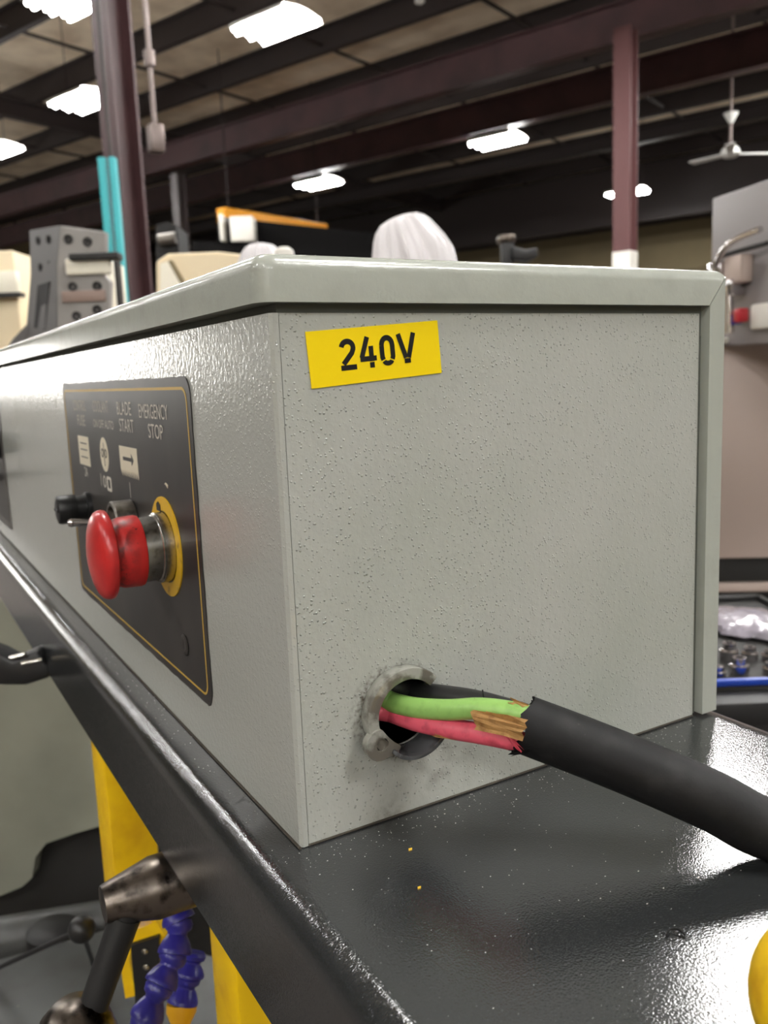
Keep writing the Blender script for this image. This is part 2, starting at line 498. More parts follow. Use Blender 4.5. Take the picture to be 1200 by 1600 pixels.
# ---------------------------------------------------------------- ceiling lights
LZ = 4.5
def make_fixture():
    t = thing('ceiling_light', '', 'ceiling light', (0, 0, LZ + 0.09))
    # long side along u
    MBr = Matrix(((UB.x, VB.x, 0, 0), (UB.y, VB.y, 0, 0), (0, 0, 1, LZ), (0, 0, 0, 1)))
    bm = new()
    add_prism(bm, [(-0.33, 0.0), (-0.30, 0.06), (-0.10, 0.10), (0.10, 0.10), (0.30, 0.06), (0.33, 0.0), (0.325, 0.0), (0.295, 0.053), (0.0, 0.09), (-0.295, 0.053), (-0.325, 0.0)],
              -0.46, 0.46, lambda a, b, d: Vector((d, a * 1.08, b + 0.01)), M=MBr)
    link('housing', bm, 'fixture_white', t)
    for k in range(6):
        y = (k - 2.5) * 0.115
        sh = 0.03 * (1 if k % 2 else -1)
        bm = new()
        add_lathe(bm, [(0, -0.47 + sh), (0.026, -0.47 + sh), (0.026, 0.47 + sh), (0, 0.47 + sh)], (0, y, 0.005), (1, 0, 0), 8, M=MBr)
        link('fluorescent_tube', bm, 'tube_glow', t)
    for s in (-0.40, 0.40):
        link('hanger_rod', add_tube(new(), [MBr @ Vector((s, 0, 0.1)), MBr @ Vector((s, 0, ZC - 0.005 - LZ))], 0.006, 6), 'steel_brown', t)
    return t
fix_spots = []
def fx_px(px, py, label): p = onz(px, py, LZ); fix_spots.append((p.x, p.y, label))
def fx_uv(u, v, label):
    p = MB_ @ Vector((u, v, 0)); fix_spots.append((p.x, p.y, label))
fx_px(430, 42, 'big glaring ceiling light over the beige machine, between column and wrapped part')
fx_px(777, 222, 'bright ceiling light hanging just under the long maroon girder')
fx_px(497, 288, 'small bright ceiling light above the yellow crane beam')
fx_px(980, 302, 'distant ceiling light half hidden behind the far maroon column')
fx_px(130, 160, 'bright ceiling light just beside the near maroon column and above the teal post')
fx_px(112, 0, 'very bright ceiling light high above the grey milling head')
fx_px(-10, 237, 'ceiling light at the far left, beyond the grey milling head')
OFF = 'unseen six tube ceiling light around the saw, some added to light box and posts'
for (u, v) in ((2.65, 9.35), (2.5, 8.2), (1.5, 6.6), (1.4, 5.7), (0.8, -9.3), (-4.0, -9.3), (-7.0, -9.3), (-10.0, -5.3), (3.1, 21.85), (-1.6, 21.85), (3.1, 15.1), (-1.6, 15.1), (-6.3, 15.1), (-1.6, 8.28), (-6.3, 7.5), (17.4, 8.28), (22.1, 8.28),  # out of view; several added to brighten the end face and the posts
               (22.1, 1.48), (17.4, 1.48), (12.7, 1.48), (8.0, 1.48), (3.1, 1.48), (-1.6, 1.48), (-3.9, 1.0), (-3.9, 1.9), (8.0, -5.3), (3.1, -5.3), (-1.6, -5.3), (-6.3, -5.3)):
    fx_uv(u, v, OFF)
proto = make_fixture()
for i, (x, y, lab) in enumerate(fix_spots):
    o = proto if i == 0 else copy_tree(proto)
    o.location = (x, y, LZ + 0.09)
    o['label'] = lab
    o['group'] = 'fluorescent ceiling lights of the hall'

# ---------------------------------------------------------------- columns
def column(px, d, wd, label, mt, ztop, group=None, paper=False):
    p = MV @ vw(px, 500, d); p.z = FLOOR_Z
    t = thing('steel_column', label, 'column', p, group)
    uax, vax = UB, VB
    bm = new(); i_beam(bm, p, Vector((p.x, p.y, ztop)), wd, wd * 0.95, 0.022, 0.016, side=uax)
    link('shaft', bm, mt, t)
    bm = new(); add_box(bm, (-0.24, -0.24, 0), (0.24, 0.24, 0.025), Matrix.Translation(p) @ Matrix.Rotation(math.atan2(UB.y, UB.x), 4, 'Z'))
    link('base_plate', bm, mt, t)
    return t
column(213, 6.7, 0.205, 'near maroon steel column with a conduit on it, beside the teal post', 'steel_maroon', 5.3)
cr = column(976, 12.0, 0.25, 'maroon steel column in front of a distant light, white painted foot', 'steel_pinkmaroon', z_at(975, 72, 12.08))
pp = cr.location.copy()
zb = vw(975, 394, 12.0).z
bm = new(); add_box(bm, (-0.127, -0.127, FLOOR_Z + 0.03), (0.127, 0.127, zb), Matrix.Translation((pp.x, pp.y, 0)) @ Matrix.Rotation(math.atan2(UB.y, UB.x), 4, 'Z'))
link('painted_foot', bm, 'white_paint', cr)
column(294, 17.0, 0.2, 'thin distant maroon column behind the beige machine', 'steel_brown', vw(287, 272, 17.0).z)
# conduit on the near column
c0 = MV @ vw(232, 90, 6.35)
p_top, p_bot = MV @ vw(219, -60, 6.35), MV @ vw(243, 215, 6.35)
t = thing('conduit', 'thin grey electrical conduit with a fitting running up the near maroon column', 'pipe', (p_bot.x, p_bot.y, p_bot.z))
link('pipe', add_tube(new(), [Vector((p_bot.x, p_bot.y, p_bot.z)), Vector((p_bot.x, p_bot.y, 5.3))], 0.017, 10), 'conduit_grey', t)
for yy in (92,):
    z = vw(230, yy, 6.35).z
    link('coupling', add_lathe(new(), [(0, -0.05), (0.04, -0.05), (0.04, 0.05), (0, 0.05)], (p_bot.x, p_bot.y, z), (0, 0, 1), 12), 'conduit_grey', t)
link('junction_box', add_box(new(), p_bot + Vector((-0.05, -0.06, -0.10)), p_bot + Vector((0.05, 0.06, 0.08)), bev=0.012), 'conduit_grey', t)

# ================================================================ THE SAW ARM the box stands on
arm = thing('bandsaw', 'grey bandsaw frame with dark glossy arm and yellow posts under the control box', 'machine', (0.13, 0.5, FLOOR_Z))
def arm_profile():
    pr = []
    xl, xr, zb = -0.024, 0.292, -0.066
    rl, rr = 0.013, 0.030
    for k in range(9):      # left top rounding
        a = math.radians(180 - 90 * k / 8); pr.append((xl + rl + rl * math.cos(a), -rl + rl * math.sin(a)))
    for k in range(9):
        a = math.radians(90 - 90 * k / 8); pr.append((xr - rr + rr * math.cos(a), -rr + rr * math.sin(a)))
    pr += [(xr, zb), (xr - 0.008, zb), (xr - 0.008, -rr), (xr - rr, -0.008), (xl + rl, -0.008), (xl + 0.008, -rl), (xl + 0.008, zb), (xl, zb)]
    return pr
bm = new(); add_prism(bm, arm_profile(), -0.60, 1.70, lambda a, b, d: Vector((a, d, b)))
link('arm_channel', bm, 'arm_paint', arm, smooth=50)
# closing plate under the channel, set up inside it
link('under_plate', add_box(new(), (-0.015, -0.55, -0.060), (0.283, 1.65, -0.052)), 'arm_paint', arm)
# latch handle on the arm's side
bm = new()
hp = [vw(x, y, 0.80) for x, y in ((-70, 992), (0, 1018), (22, 1030), (60, 1014), (82, 1046), (80, 1057), (42, 1069), (10, 1069), (-70, 1062))]
add_prism(bm, [(q.x, q.z) for q in hp], 0.795, 0.822, lambda a, b, d: MV @ Vector((a, d, b)), bev=0.004)
link('latch_handle', bm, 'black_plastic', arm, smooth=60)
for x0_, y0_, x1_, y1_ in ((16, 1028, 40, 1022), (34, 1037, 66, 1031)):
    link('latch_pin', add_tube(new(), [MV @ vw(x0_, y0_, 0.793), MV @ vw(x1_, y1_, 0.793)], 0.0022, 8), 'steel', arm)

# ================================================================ THE CONTROL BOX
BX = 0.2535; ZT = 0.2315; LB = 0.2355; LT = 0.2548; XR = 0.2705; YB = 1.40
box = thing('control_box', 'pale grey painted control box with emergency stop and yellow 240V label, on the saw arm', 'control box', (0, 0, 0))
HX, HZ, HR = 0.0540, 0.0526, 0.0178
bm = new()
add_prism(bm, [(0.0042, 0.0006), (BX, 0.0006), (BX, ZT), (0.0042, ZT)], 0.0003, 0.0018, lambda a, b, d: Vector((a, d, b)), holes=[circle(HX, HZ, HR, 40)])
link('end_panel', bm, 'end_paint', box, smooth=30)
bm = new()
add_prism(bm, [(0.0, 0.0014), (0.0014, 0.0), (0.0038, 0.0), (0.0038, 0.002), (0.0018, 0.002), (0.0018, YB), (0.0, YB)], 0.0004, ZT, lambda a, b, d: Vector((a, b, d)))
link('side_panel', bm, 'side_paint', box)
link('back_panel', add_box(new(), (0.0018, YB - 0.002, 0.0006), (XR, YB, ZT)), 'side_paint', box)
# frame behind the gaps
bm = new()
add_box(bm, (0.0040, 0.0022, 0.2200), (0.2570, 0.009, LB))
link('gasket_frame', bm, 'gasket_dark', box)
link('gasket_frame', add_box(new(), (0.2556, 0.0022, 0.0005), (0.2573, 0.009, 0.2198)), 'gasket_dark', box)
link('gasket_frame', add_box(new(), (0.0050, 0.0092, 0.2200), (0.0080, YB - 0.003, LB)), 'gasket_dark', box)
# seam dirt lines
bm = new()
add_tube(bm, [(0.004, 0.0002, 0.0006), (BX, 0.0002, 0.0006)], 0.0006, 6); link('sealant_line', bm, 'seam_dirt', box)
link('sealant_line', add_tube(new(), [(-0.0003, 0.0, 0.0006), (-0.0003, YB, 0.0006)], 0.0007, 6), 'seam_dirt', box)
# lid and side cover, mitred where they meet
def cover_piece(lo, hi, bevel_sel, keep):
    b = bmesh.new(); bmesh.ops.create_cube(b, size=1.0)
    lo, hi = Vector(lo), Vector(hi); c, s = (lo + hi) / 2, hi - lo
    for v in b.verts: v.co = Vector((v.co.x * s.x, v.co.y * s.y, v.co.z * s.z)) + c
    for off, sel in bevel_sel:
        es = [e for e in b.edges if sel(*[v.co for v in e.verts])]
        if es: bmesh.ops.bevel(b, geom=es, offset=off, segments=5, profile=0.5, affect='EDGES', clamp_overlap=True)
    p = Vector((0.2572, 0, LB)); dvec = Vector((XR - 0.2572, 0, LT - 0.003 - LB)).normalized()
    n = Vector((dvec.z, 0, -dvec.x))           # points to +x, -z : the side cover's side
    g = 0.00035
    co = p - n * g if keep == 'lid' else p + n * g
    geom = b.verts[:] + b.edges[:] + b.faces[:]
    r = bmesh.ops.bisect_plane(b, geom=geom, plane_co=co, plane_no=n, clear_outer=(keep == 'lid'), clear_inner=(keep != 'lid'))
    es = [e for e in r['geom_cut'] if isinstance(e, bmesh.types.BMEdge)]
    bmesh.ops.holes_fill(b, edges=es)
    bmesh.ops.recalc_face_normals(b, faces=b.faces[:])
    return b
near = lambda a, b: abs(a - b) < 1e-5
lid_bm = cover_piece((-0.0055, -0.0035, LB), (XR, YB + 0.004, LT), [
    (0.0085, lambda a, b: near(a.x, b.x) and near(a.y, b.y) and a.x < 0.0 and a.y < 0),
    (0.0066, lambda a, b: near(a.z, LT) and near(b.z, LT)),
    ], 'lid')
link('lid', lid_bm, 'lid_paint', box, smooth=35)
side_bm = cover_piece((0.2575, -0.0035, 0.0015), (XR, YB + 0.004, LT), [
    (0.0030, lambda a, b: near(a.z, LT) and near(b.z, LT)),
    (0.0012, lambda a, b: near(a.x, b.x) and near(a.y, b.y) and a.x > 0.26),
    ], 'side')
link('side_cover', side_bm, 'lid_paint', box, smooth=35)

# ---- voltage label
lp = [ony(*p, 0) for p in ((477, 518), (683, 501), (690, 582), (487, 608))]   # tl, tr, br, bl
L0 = (lp[0] + lp[3]) / 2; L1 = (lp[1] + lp[2]) / 2
lu = (L1 - L0); LW = lu.length; lu.normalize(); lv = Vector((-lu.z, 0, lu.x)); LH = ((lp[0] - lp[3]).length + (lp[1] - lp[2]).length) / 2
def lab3(a, b, d): return L0 + lu * (a * LW) + lv * ((0.5 - b) * LH) + Vector((0, -d, 0))
bm = new(); add_prism(bm, [(0, 0), (1, 0), (1, 1), (0, 1)], -0.0005, 0.00005, lambda a, b, d: lab3(a, b, d + 0.0001))
label = link('voltage_label', bm, 'tape_yellow', box); label['label'] = 'yellow 240V tape label'
# lettering with its stencil-like break near the foot
_lay = [0]
def stroke(bm, pts, wd, x0, y0, sx, sy):
    _lay[0] += 1; dz = 0.00018 + 0.000015 * _lay[0]
    """polyline ribbon in glyph units"""
    n = len(pts); out_l, out_r = [], []
    for i in range(n):
        p = Vector(pts[i])
        d1 = (p - Vector(pts[i - 1])).normalized() if i > 0 else None
        d2 = (Vector(pts[i + 1]) - p).normalized() if i < n - 1 else None
        if d1 is None: d1 = d2
        if d2 is None: d2 = d1
        nn = Vector((-(d1 + d2).y, (d1 + d2).x)).normalized()
        k = 1 / max(0.5, nn.dot(Vector((-d1.y, d1.x))))
        out_l.append(p + nn * wd / 2 * k); out_r.append(p - nn * wd / 2 * k)
    A = [bm.verts.new(lab3(x0 + q.x * sx, y0 + q.y * sy, dz)) for q in out_l]
    B = [bm.verts.new(lab3(x0 + q.x * sx, y0 + q.y * sy, dz)) for q in out_r]
    for i in range(n - 1): bm.faces.new((A[i], A[i + 1], B[i + 1], B[i]))
def arc(cx, cy, rx, ry, a0, a1, n=10):
    return [(cx + rx * math.cos(math.radians(a0 + (a1 - a0) * k / n)), cy + ry * math.sin(math.radians(a0 + (a1 - a0) * k / n))) for k in range(n + 1)]
G = 0.565        # letter height in label heights
bm = new(); W_ = 0.175
sx = G * LH / LW; sy = G; top = 0.185
def glyph_at(x): return (x, top, sx, sy)
# glyph units: width ~0.58, height 1, y down
g2 = glyph_at(0.225)
stroke(bm, arc(0.29, 0.29, 0.215, 0.205, 190, 375, 12) + [(0.44, 0.46), (0.10, 0.80)], W_, *g2)
stroke(bm, [(0.0, 0.915), (0.58, 0.915)], W_ * 0.95, *g2)
g4 = glyph_at(0.375)
stroke(bm, [(0.30, 0.0), (0.04, 0.66)], W_, *g4)
stroke(bm, [(-0.02, 0.70), (0.60, 0.70)], W_ * 0.95, *g4)
stroke(bm, [(0.41, 0.30), (0.41, 0.79)], W_, *g4)
stroke(bm, [(0.41, 0.82), (0.41, 1.0)], W_, *g4)
g0 = glyph_at(0.522)
stroke(bm, arc(0.29, 0.33, 0.205, 0.245, 180, 360, 12) + [(0.495, 0.70), (0.46, 0.79)], W_, *g0)
stroke(bm, [(0.085, 0.33), (0.085, 0.70), (0.12, 0.79)], W_, *g0)
stroke(bm, [(0.14, 0.83)] + arc(0.29, 0.80, 0.16, 0.11, 150, 30, 8) + [(0.44, 0.83)], W_ * 0.9, *g0)
gV = glyph_at(0.668)
stroke(bm, [(0.02, 0.0), (0.265, 0.80)], W_, *gV)
stroke(bm, [(0.62, 0.0), (0.375, 0.80)], W_, *gV)
stroke(bm, [(0.20, 0.90), (0.44, 0.90)], W_ * 0.85, *gV)
bmesh.ops.recalc_face_normals(bm, faces=bm.faces[:])
link('lettering', bm, 'ink_black', label, smooth=0)

# ---- control panel plate
PY0, PY1, PZ0, PZ1 = 0.1065, 0.4470, 0.0300, 0.2085
def p3(a, b, d): return Vector((-d, a, b))           # a = y, b = z, d = proud of the face
def jitter(poly, amp):
    return [(a + random.uniform(-amp, amp), b + random.uniform(-amp, amp)) for a, b in poly]
def dense(poly, step=0.006):
    out = []
    for i in range(len(poly)):
        a, b = Vector(poly[i]), Vector(poly[(i + 1) % len(poly)])
        n = max(1, int((b - a).length / step))
        for k in range(n): q = a.lerp(b, k / n); out.append((q.x, q.y))
    return out
bm = new(); add_prism(bm, jitter(dense(round_rect(PY0, PY1, PZ0, PZ1, 0.009)), 0.00045), -0.0002, 0.0007, p3)
panel = link('control_panel', bm, 'panel_black', box, smooth=20)
panel['label'] = 'black legend plate with a gold border line'
o_ = round_rect(PY0 + 0.0052, PY1 - 0.0052, PZ0 + 0.0050, PZ1 - 0.0052, 0.0075)
i_ = round_rect(PY0 + 0.0066, PY1 - 0.0070, PZ0 + 0.0062, PZ1 - 0.0068, 0.0065)
bm = new(); add_prism(bm, o_, 0.0005, 0.00085, p3, holes=[i_]); link('border_line', bm, 'print_gold', panel, smooth=0)
def ptext(s, y, z, wd, h, mt='print_dim', bold=0.0):
    bm = text_bm(s, wd, h, lambda a, b, d: Vector((-0.00095, y - a, z + b)), bold=bold)
    return link('caption', bm, mt, panel, smooth=0)
ptext('EMERGENCY', 0.1765, 0.1895, 0.060, 0.0085, 'print_white')
ptext('STOP', 0.1735, 0.1780, 0.030, 0.0085, 'print_white')
ptext('BLADE', 0.2430, 0.1905, 0.036, 0.0085, 'print_white')
ptext('START', 0.2400, 0.1795, 0.036, 0.0085, 'print_white')
ptext('COOLANT', 0.3100, 0.1910, 0.048, 0.0082, 'print_white')
ptext('ON OFF AUTO', 0.3060, 0.1785, 0.062, 0.0060, 'print_white')
ptext('CONTROL', 0.3820, 0.1910, 0.046, 0.0082, 'print_white')
ptext('FUSE', 0.3800, 0.1795, 0.028, 0.0085, 'print_white')
ptext('2A', 0.3790, 0.1390, 0.012, 0.0075, 'print_white')
ptext('I', 0.3280, 0.1370, 0.0012, 0.0090, 'print_white')
ptext('0', 0.3170, 0.1365, 0.0090, 0.0090, 'print_white')
ptext('I', 0.2440, 0.1370, 0.0012, 0.0105, 'print_white')
bm = new(); add_prism(bm, round_rect(0.297, 0.310, 0.1305, 0.1410, 0.002), 0.0006, 0.00095, p3, holes=[round_rect(0.2995, 0.3075, 0.1325, 0.1390, 0.0015)])
link('symbol', bm, 'print_white', panel, smooth=0)
# pictograms
def sym(poly, mt='print_ivory', d=0.00085, holes=()):
    bm = new(); add_prism(bm, poly, 0.0005, d, p3, holes=holes); return link('symbol', bm, mt, panel, smooth=0)
sym([(0.3610, 0.1440), (0.4000, 0.1440), (0.4000, 0.1670), (0.3610, 0.1670)])
for z in (0.1500, 0.1560, 0.1610):
    sym([(0.368, z), (0.392, z), (0.392, z + 0.0009), (0.368, z + 0.0009)], 'panel_black', 0.0010)
sym(circle(0.3110, 0.1565, 0.0125, 24))
sym([(0.3106, 0.1480), (0.3116, 0.1480), (0.3116, 0.1650), (0.3106, 0.1650)], 'panel_black', 0.0010)
for s in (-1, 1):
    sym(circle(0.3110 + s * 0.005, 0.1575, 0.0034, 12), 'panel_black', 0.0010, holes=[circle(0.3110 + s * 0.005, 0.1575, 0.0022, 12)])
saw = [(0.2200, 0.1655), (0.2200, 0.1500)]
for k in range(10):
    y = 0.2200 + 0.0450 * k / 10
    saw += [(y + 0.0006, 0.1455), (y + 0.0045, 0.1500)]
saw += [(0.2650, 0.1655)]
sym(saw)
sym([(0.2290, 0.1574), (0.2345, 0.1612), (0.2345, 0.1586), (0.2560, 0.1586), (0.2560, 0.1562), (0.2345, 0.1562), (0.2345, 0.1536)], 'panel_black', 0.0010)
# paint chip on the plate
bm = new(); add_prism(bm, [(0.157, 0.148), (0.1615, 0.1492), (0.1640, 0.1480), (0.1615, 0.1480), (0.1580, 0.1462)], 0.0005, 0.0010, p3)
link('paint_chip', bm, 'print_ivory', panel, smooth=0)
# vacant screw hole low on the plate
bm = add_lathe(new(), [(0, 0.0), (0.0055, 0.0), (0.0065, 0.0008), (0.0045, 0.0016), (0.0025, 0.0010), (0, 0.0008)], (-0.0004, 0.148, 0.056), (-1, 0, 0), 16)
link('panel_screw', bm, 'panel_black', panel)

# ---- emergency stop
EY, EZ = 0.170, 0.1105
def lx(bm, prof, y, z, n=40): return add_lathe(bm, prof, (0, y, z), (-1, 0, 0), n)
bm = new()
lx(bm, [(0.0100, 0.0326), (0.0180, 0.0330), (0.0238, 0.0336), (0.0253, 0.0345), (0.0257, 0.0360), (0.0255, 0.0378), (0.0246, 0.0395), (0.0225, 0.0411), (0.0185, 0.0427), (0.0120, 0.0442), (0.0055, 0.0450), (0, 0.0452)], EY, EZ, 48)
stop = link('emergency_stop', bm, 'stop_red', box); stop['label'] = 'red mushroom head of the emergency stop'
bm = new()
lx(bm, [(0.0150, 0.0332), (0.0186, 0.0330), (0.0188, 0.0312), (0.0197, 0.0295), (0.0204, 0.0275), (0.0206, 0.0240), (0.0208, 0.0185), (0.0204, 0.0172), (0.0185, 0.0168)], EY, EZ, 44)
link('stop_sleeve', bm, 'stop_red_dirty', stop)
bm = new()
lx(bm, [(0.0180, 0.0172), (0.0180, 0.0168), (0.0190, 0.0166), (0.0190, 0.0082), (0.0196, 0.0080), (0.0200, 0.0076), (0.0196, 0.0070), (0.0207, 0.0066), (0.0207, 0.0008), (0.0195, 0.0006)], EY, EZ, 44)
link('stop_collar', bm, 'steel', stop)
bm = new()
add_prism(bm, circle(EY, EZ, 0.0297, 56), 0.0006, 0.0014, p3, holes=[circle(EY, EZ, 0.0214, 48)])
link('legend_ring', bm, 'ring_yellow', stop)
bm = new(); add_prism(bm, [(EY + 0.004, EZ + 0.0205), (EY + 0.012, EZ + 0.0205), (EY + 0.012, EZ + 0.0245), (EY + 0.008, EZ + 0.0262), (EY + 0.004, EZ + 0.0240)], 0.0009, 0.00165, p3)
link('ring_notch', bm, 'hole_black', stop)

# ---- blade start button in its shroud, coolant toggle, fuse holder
bm = new(); lx(bm, [(0.0128, 0.0015), (0.0160, 0.0015), (0.0160, 0.0140), (0.0152, 0.0148), (0.0132, 0.0148), (0.0128, 0.0140), (0.0128, 0.0015)], 0.243, 0.1150, 36)
sh = link('start_button', bm, 'steel_dull', box)
bm = new(); lx(bm, [(0.0126, 0.002), (0.0126, 0.0085), (0.0115, 0.0095), (0, 0.0098)], 0.243, 0.1150, 32)
link('button_face', bm, mat('button_green', srgb(60, 84, 70), 0.4), sh)
bm = new(); lx(bm, [(0, 0.0005), (0.0075, 0.0005), (0.0075, 0.005), (0.0055, 0.0055), (0.0055, 0.0115), (0.004, 0.012), (0, 0.012)], 0.311, 0.1080, 20)
tg = link('coolant_toggle', bm, 'steel', box)
bm = new(); add_tube(bm, [(-0.010, 0.311, 0.108), (-0.027, 0.313, 0.1095)], lambda t: 0.0018 + 0.0012 * t, 12)
add_lathe(bm, [(0, -0.0032), (0.0022, -0.0025), (0.0032, 0), (0.0022, 0.0024), (0, 0.003)], (-0.0275, 0.313, 0.1095), (-1, 0, 0), 14)
link('toggle_lever', bm, 'chrome', tg)
bm = new(); lx(bm, [(0, 0.0005), (0.0120, 0.0005), (0.0120, 0.004), (0.0098, 0.0045), (0.0098, 0.0120), (0, 0.0120)], 0.378, 0.1110, 28)
fh = link('fuse_holder', bm, 'black_plastic', box)
bm = new(); add_lathe(bm, [(0, 0.0118), (0.0108, 0.0118), (0.0112, 0.0128), (0.0112, 0.0235), (0.0104, 0.0255), (0.0075, 0.0262), (0, 0.0262)], (0, 0.378, 0.1110), (-1, 0, 0), 40,
                       wob=lambda a, h: 1 + (0.018 if int(a / (2 * math.pi) * 40) % 2 else 0))
link('fuse_cap', bm, 'black_plastic', fh)
bm = new(); add_box(bm, (-0.0268, 0.370, 0.1102), (-0.0258, 0.386, 0.1118)); link('cap_slot', bm, 'hole_black', fh)

# ---- second plate further along the side
bm = new(); add_prism(bm, round_rect(0.893, 1.200, 0.0215, 0.200, 0.008), -0.0002, 0.0008, p3)
pn2 = link('selector_panel', bm, 'panel_black', box)
bm = new(); add_prism(bm, round_rect(0.898, 1.195, 0.0265, 0.195, 0.006), 0.0005, 0.0010, p3, holes=[round_rect(0.8995, 1.1935, 0.028, 0.1935, 0.005)])
link('border_line', bm, 'print_dim', pn2, smooth=0)
bm = new(); lx(bm, [(0, 0.0008), (0.020, 0.0008), (0.020, 0.006), (0.015, 0.008), (0.014, 0.028), (0.010, 0.032), (0, 0.032)], 0.935, 0.135, 24)
link('selector_knob', bm, 'black_plastic', pn2)
bm = new(); add_tube(bm, smooth_path([(-0.001, 0.985, 0.085), (-0.03, 0.985, 0.088), (-0.05, 1.02, 0.080), (-0.06, 1.10, 0.06)]), 0.006, 10)
link('cord_stub', bm, 'black_soft', pn2)

# ---- cable clamp round the cable hole
def ring3(a, b, d): return Vector((HX + a, -d, HZ + b))
bm = new()
outer = circle(0, 0, 0.0213, 44, 40, 246); inner = circle(0, 0, 0.0157, 44, 40, 246)[::-1]
add_prism(bm, outer + inner, 0.0, 0.0075, ring3, bev=0.0008)
clamp = link('cable_clamp', bm, 'clamp_paint', box); clamp['label'] = 'grey painted cable clamp with a screw ear'
bm = new()
so = circle(0, 0, 0.0193, 28, 236, 342); si = circle(0, 0, 0.0172, 28, 236, 342)[::-1]
add_prism(bm, so + si, 0.0, 0.0150, ring3, bev=0.0005)
link('clamp_saddle', bm, 'clamp_dark', clamp)
ex, ez = -0.0160, -0.0108
bm = new()
ear = circle(ex, ez, 0.0074, 28, 100, 292) + [(-0.0090, -0.0172), (-0.0062, -0.0152), (-0.0056, -0.0140), (-0.0064, -0.0130), (-0.0090, -0.0112), (-0.0120, -0.0080), (-0.0150, -0.0040)]
add_prism(bm, ear, 0.0045, 0.0086, ring3, holes=[circle(ex + 0.0008, ez, 0.0031, 20)])
link('screw_ear', bm, 'clamp_paint', clamp, smooth=30)
bm = add_lathe(new(), [(0.0030, 0.0035), (0.0030, 0.0062), (0.0016, 0.0060), (0.0012, 0.0050), (0, 0.0048)], ring3(ex + 0.0008, ez, 0), (0, -1, 0), 12)
link('clamp_screw', bm, 'steel_dark', clamp)
link('shade_baffle', add_box(new(), (0.245, 0.02, 0.0006), (0.2573, 0.021, 0.2195)), 'inside_dark', box)  # dark sheet in place of shade behind the side gap
bm = new(); add_box(bm, (HX - 0.032, 0.055, HZ - 0.032), (HX + 0.032, 0.057, HZ + 0.032)); link('shade_baffle', bm, 'inside_dark', box)  # dark sheet standing for the shade inside the cable hole

# ================================================================ THE POWER CABLE
cable = thing('power_cable', 'thick black power cable with stripped end, green and pink wires entering the clamp', 'cable', onz(1200, 1300, 0.0))
JR = 0.0126
j0 = at(818, 1131, 0.372)
j4 = onz(1215, 1299, JR + 0.0004)
j4 = j0 + (j4 - j0)
def on_line(px, py):
    # point of the upright plane through j0 and j4 seen at this pixel
    nn = (j4 - j0).cross(Vector((0, 0, 1))).normalized(); r = ray(px, py)
    return CAM + r * ((j0 - CAM).dot(nn) / r.dot(nn))
j1, j2, j3 = on_line(905, 1164), on_line(1000, 1202), on_line(1110, 1250)
dirx = (j4 - j3); dirx.z = 0; dirx.normalize()
j5 = j4 + dirx * 0.045; j5.z = JR + 0.0002
j6 = j5 + dirx * 0.06
far = [j6, j6 + dirx * 0.08 + Vector((0.03, 0, 0)), Vector((0.262, j6.y + dirx.y * 0.1 - 0.05, JR + 0.0003))] if j6.x < 0.2 else [Vector((0.262, j6.y - 0.01, JR + 0.0003))]
x_edge = Vector((0.292 + JR + 0.005, far[-1].y - 0.02, -0.034))
jp = smooth_path([j0, j1, j2, j3, j4, j5] + far + [x_edge, x_edge + Vector((0.012, -0.005, -0.15)), x_edge + Vector((0.02, -0.01, -0.6)), Vector((x_edge.x + 0.06, x_edge.y - 0.02, FLOOR_Z + 0.03)), Vector((x_edge.x + 0.5, x_edge.y - 0.1, FLOOR_Z + JR))], 10)
bm = new(); add_tube(bm, jp, lambda t: JR, 28, caps=False)
# inner wall of the cut end
rev = [jp[k] for k in range(3)]
add_tube(bm, rev, JR * 0.86, 28, caps=False)
jk = link('jacket', bm, 'jacket_black', cable)
for vtx in jk.data.vertices:     # ragged cut
    pw = vtx.co + cable.location
    if (pw - j0).length < JR * 1.05 and (pw - j0).dot((j1 - j0).normalized()) < 0.002:
        k = math.atan2(pw.z - j0.z, (pw - j0).dot(Vector((0.5, -0.86, 0))))
        vtx.co += (j1 - j0).normalized() * (0.0016 * math.sin(5 * k) + 0.0012 * math.sin(11 * k + 1) + random.uniform(-0.0006, 0.0006))
ins = (j1 - j0).normalized()
def wire(name, mt, pts, r, n=18):
    bm = new(); add_tube(bm, smooth_path(pts, 8), r, n); return link(name, bm, mt, cable)
hole = lambda dx, dz, y: Vector((HX + dx, y, HZ + dz))
wire('green_wire', 'wire_green', [hole(-0.006, 0.002, 0.040), hole(-0.0045, 0.004, 0.012), at(613, 1097, 0.402), at(650, 1106, 0.392), at(700, 1109, 0.380), at(750, 1107, 0.372), at(800, 1113, 0.368), at(835, 1122, 0.366)], 0.0047)
wire('pink_wire', 'wire_pink', [hole(-0.010, -0.001, 0.040), hole(-0.008, -0.002, 0.012), at(612, 1114, 0.405), at(650, 1127, 0.394), at(700, 1138, 0.382), at(750, 1146, 0.374), at(800, 1156, 0.369), at(835, 1166, 0.367)], 0.0046)
wire('black_wire', 'wire_black', [hole(0.000, 0.007, 0.040), hole(0.002, 0.008, 0.012), at(640, 1082, 0.412), at(690, 1089, 0.398), at(740, 1097, 0.386), at(790, 1110, 0.378), at(835, 1124, 0.374)], 0.0056)
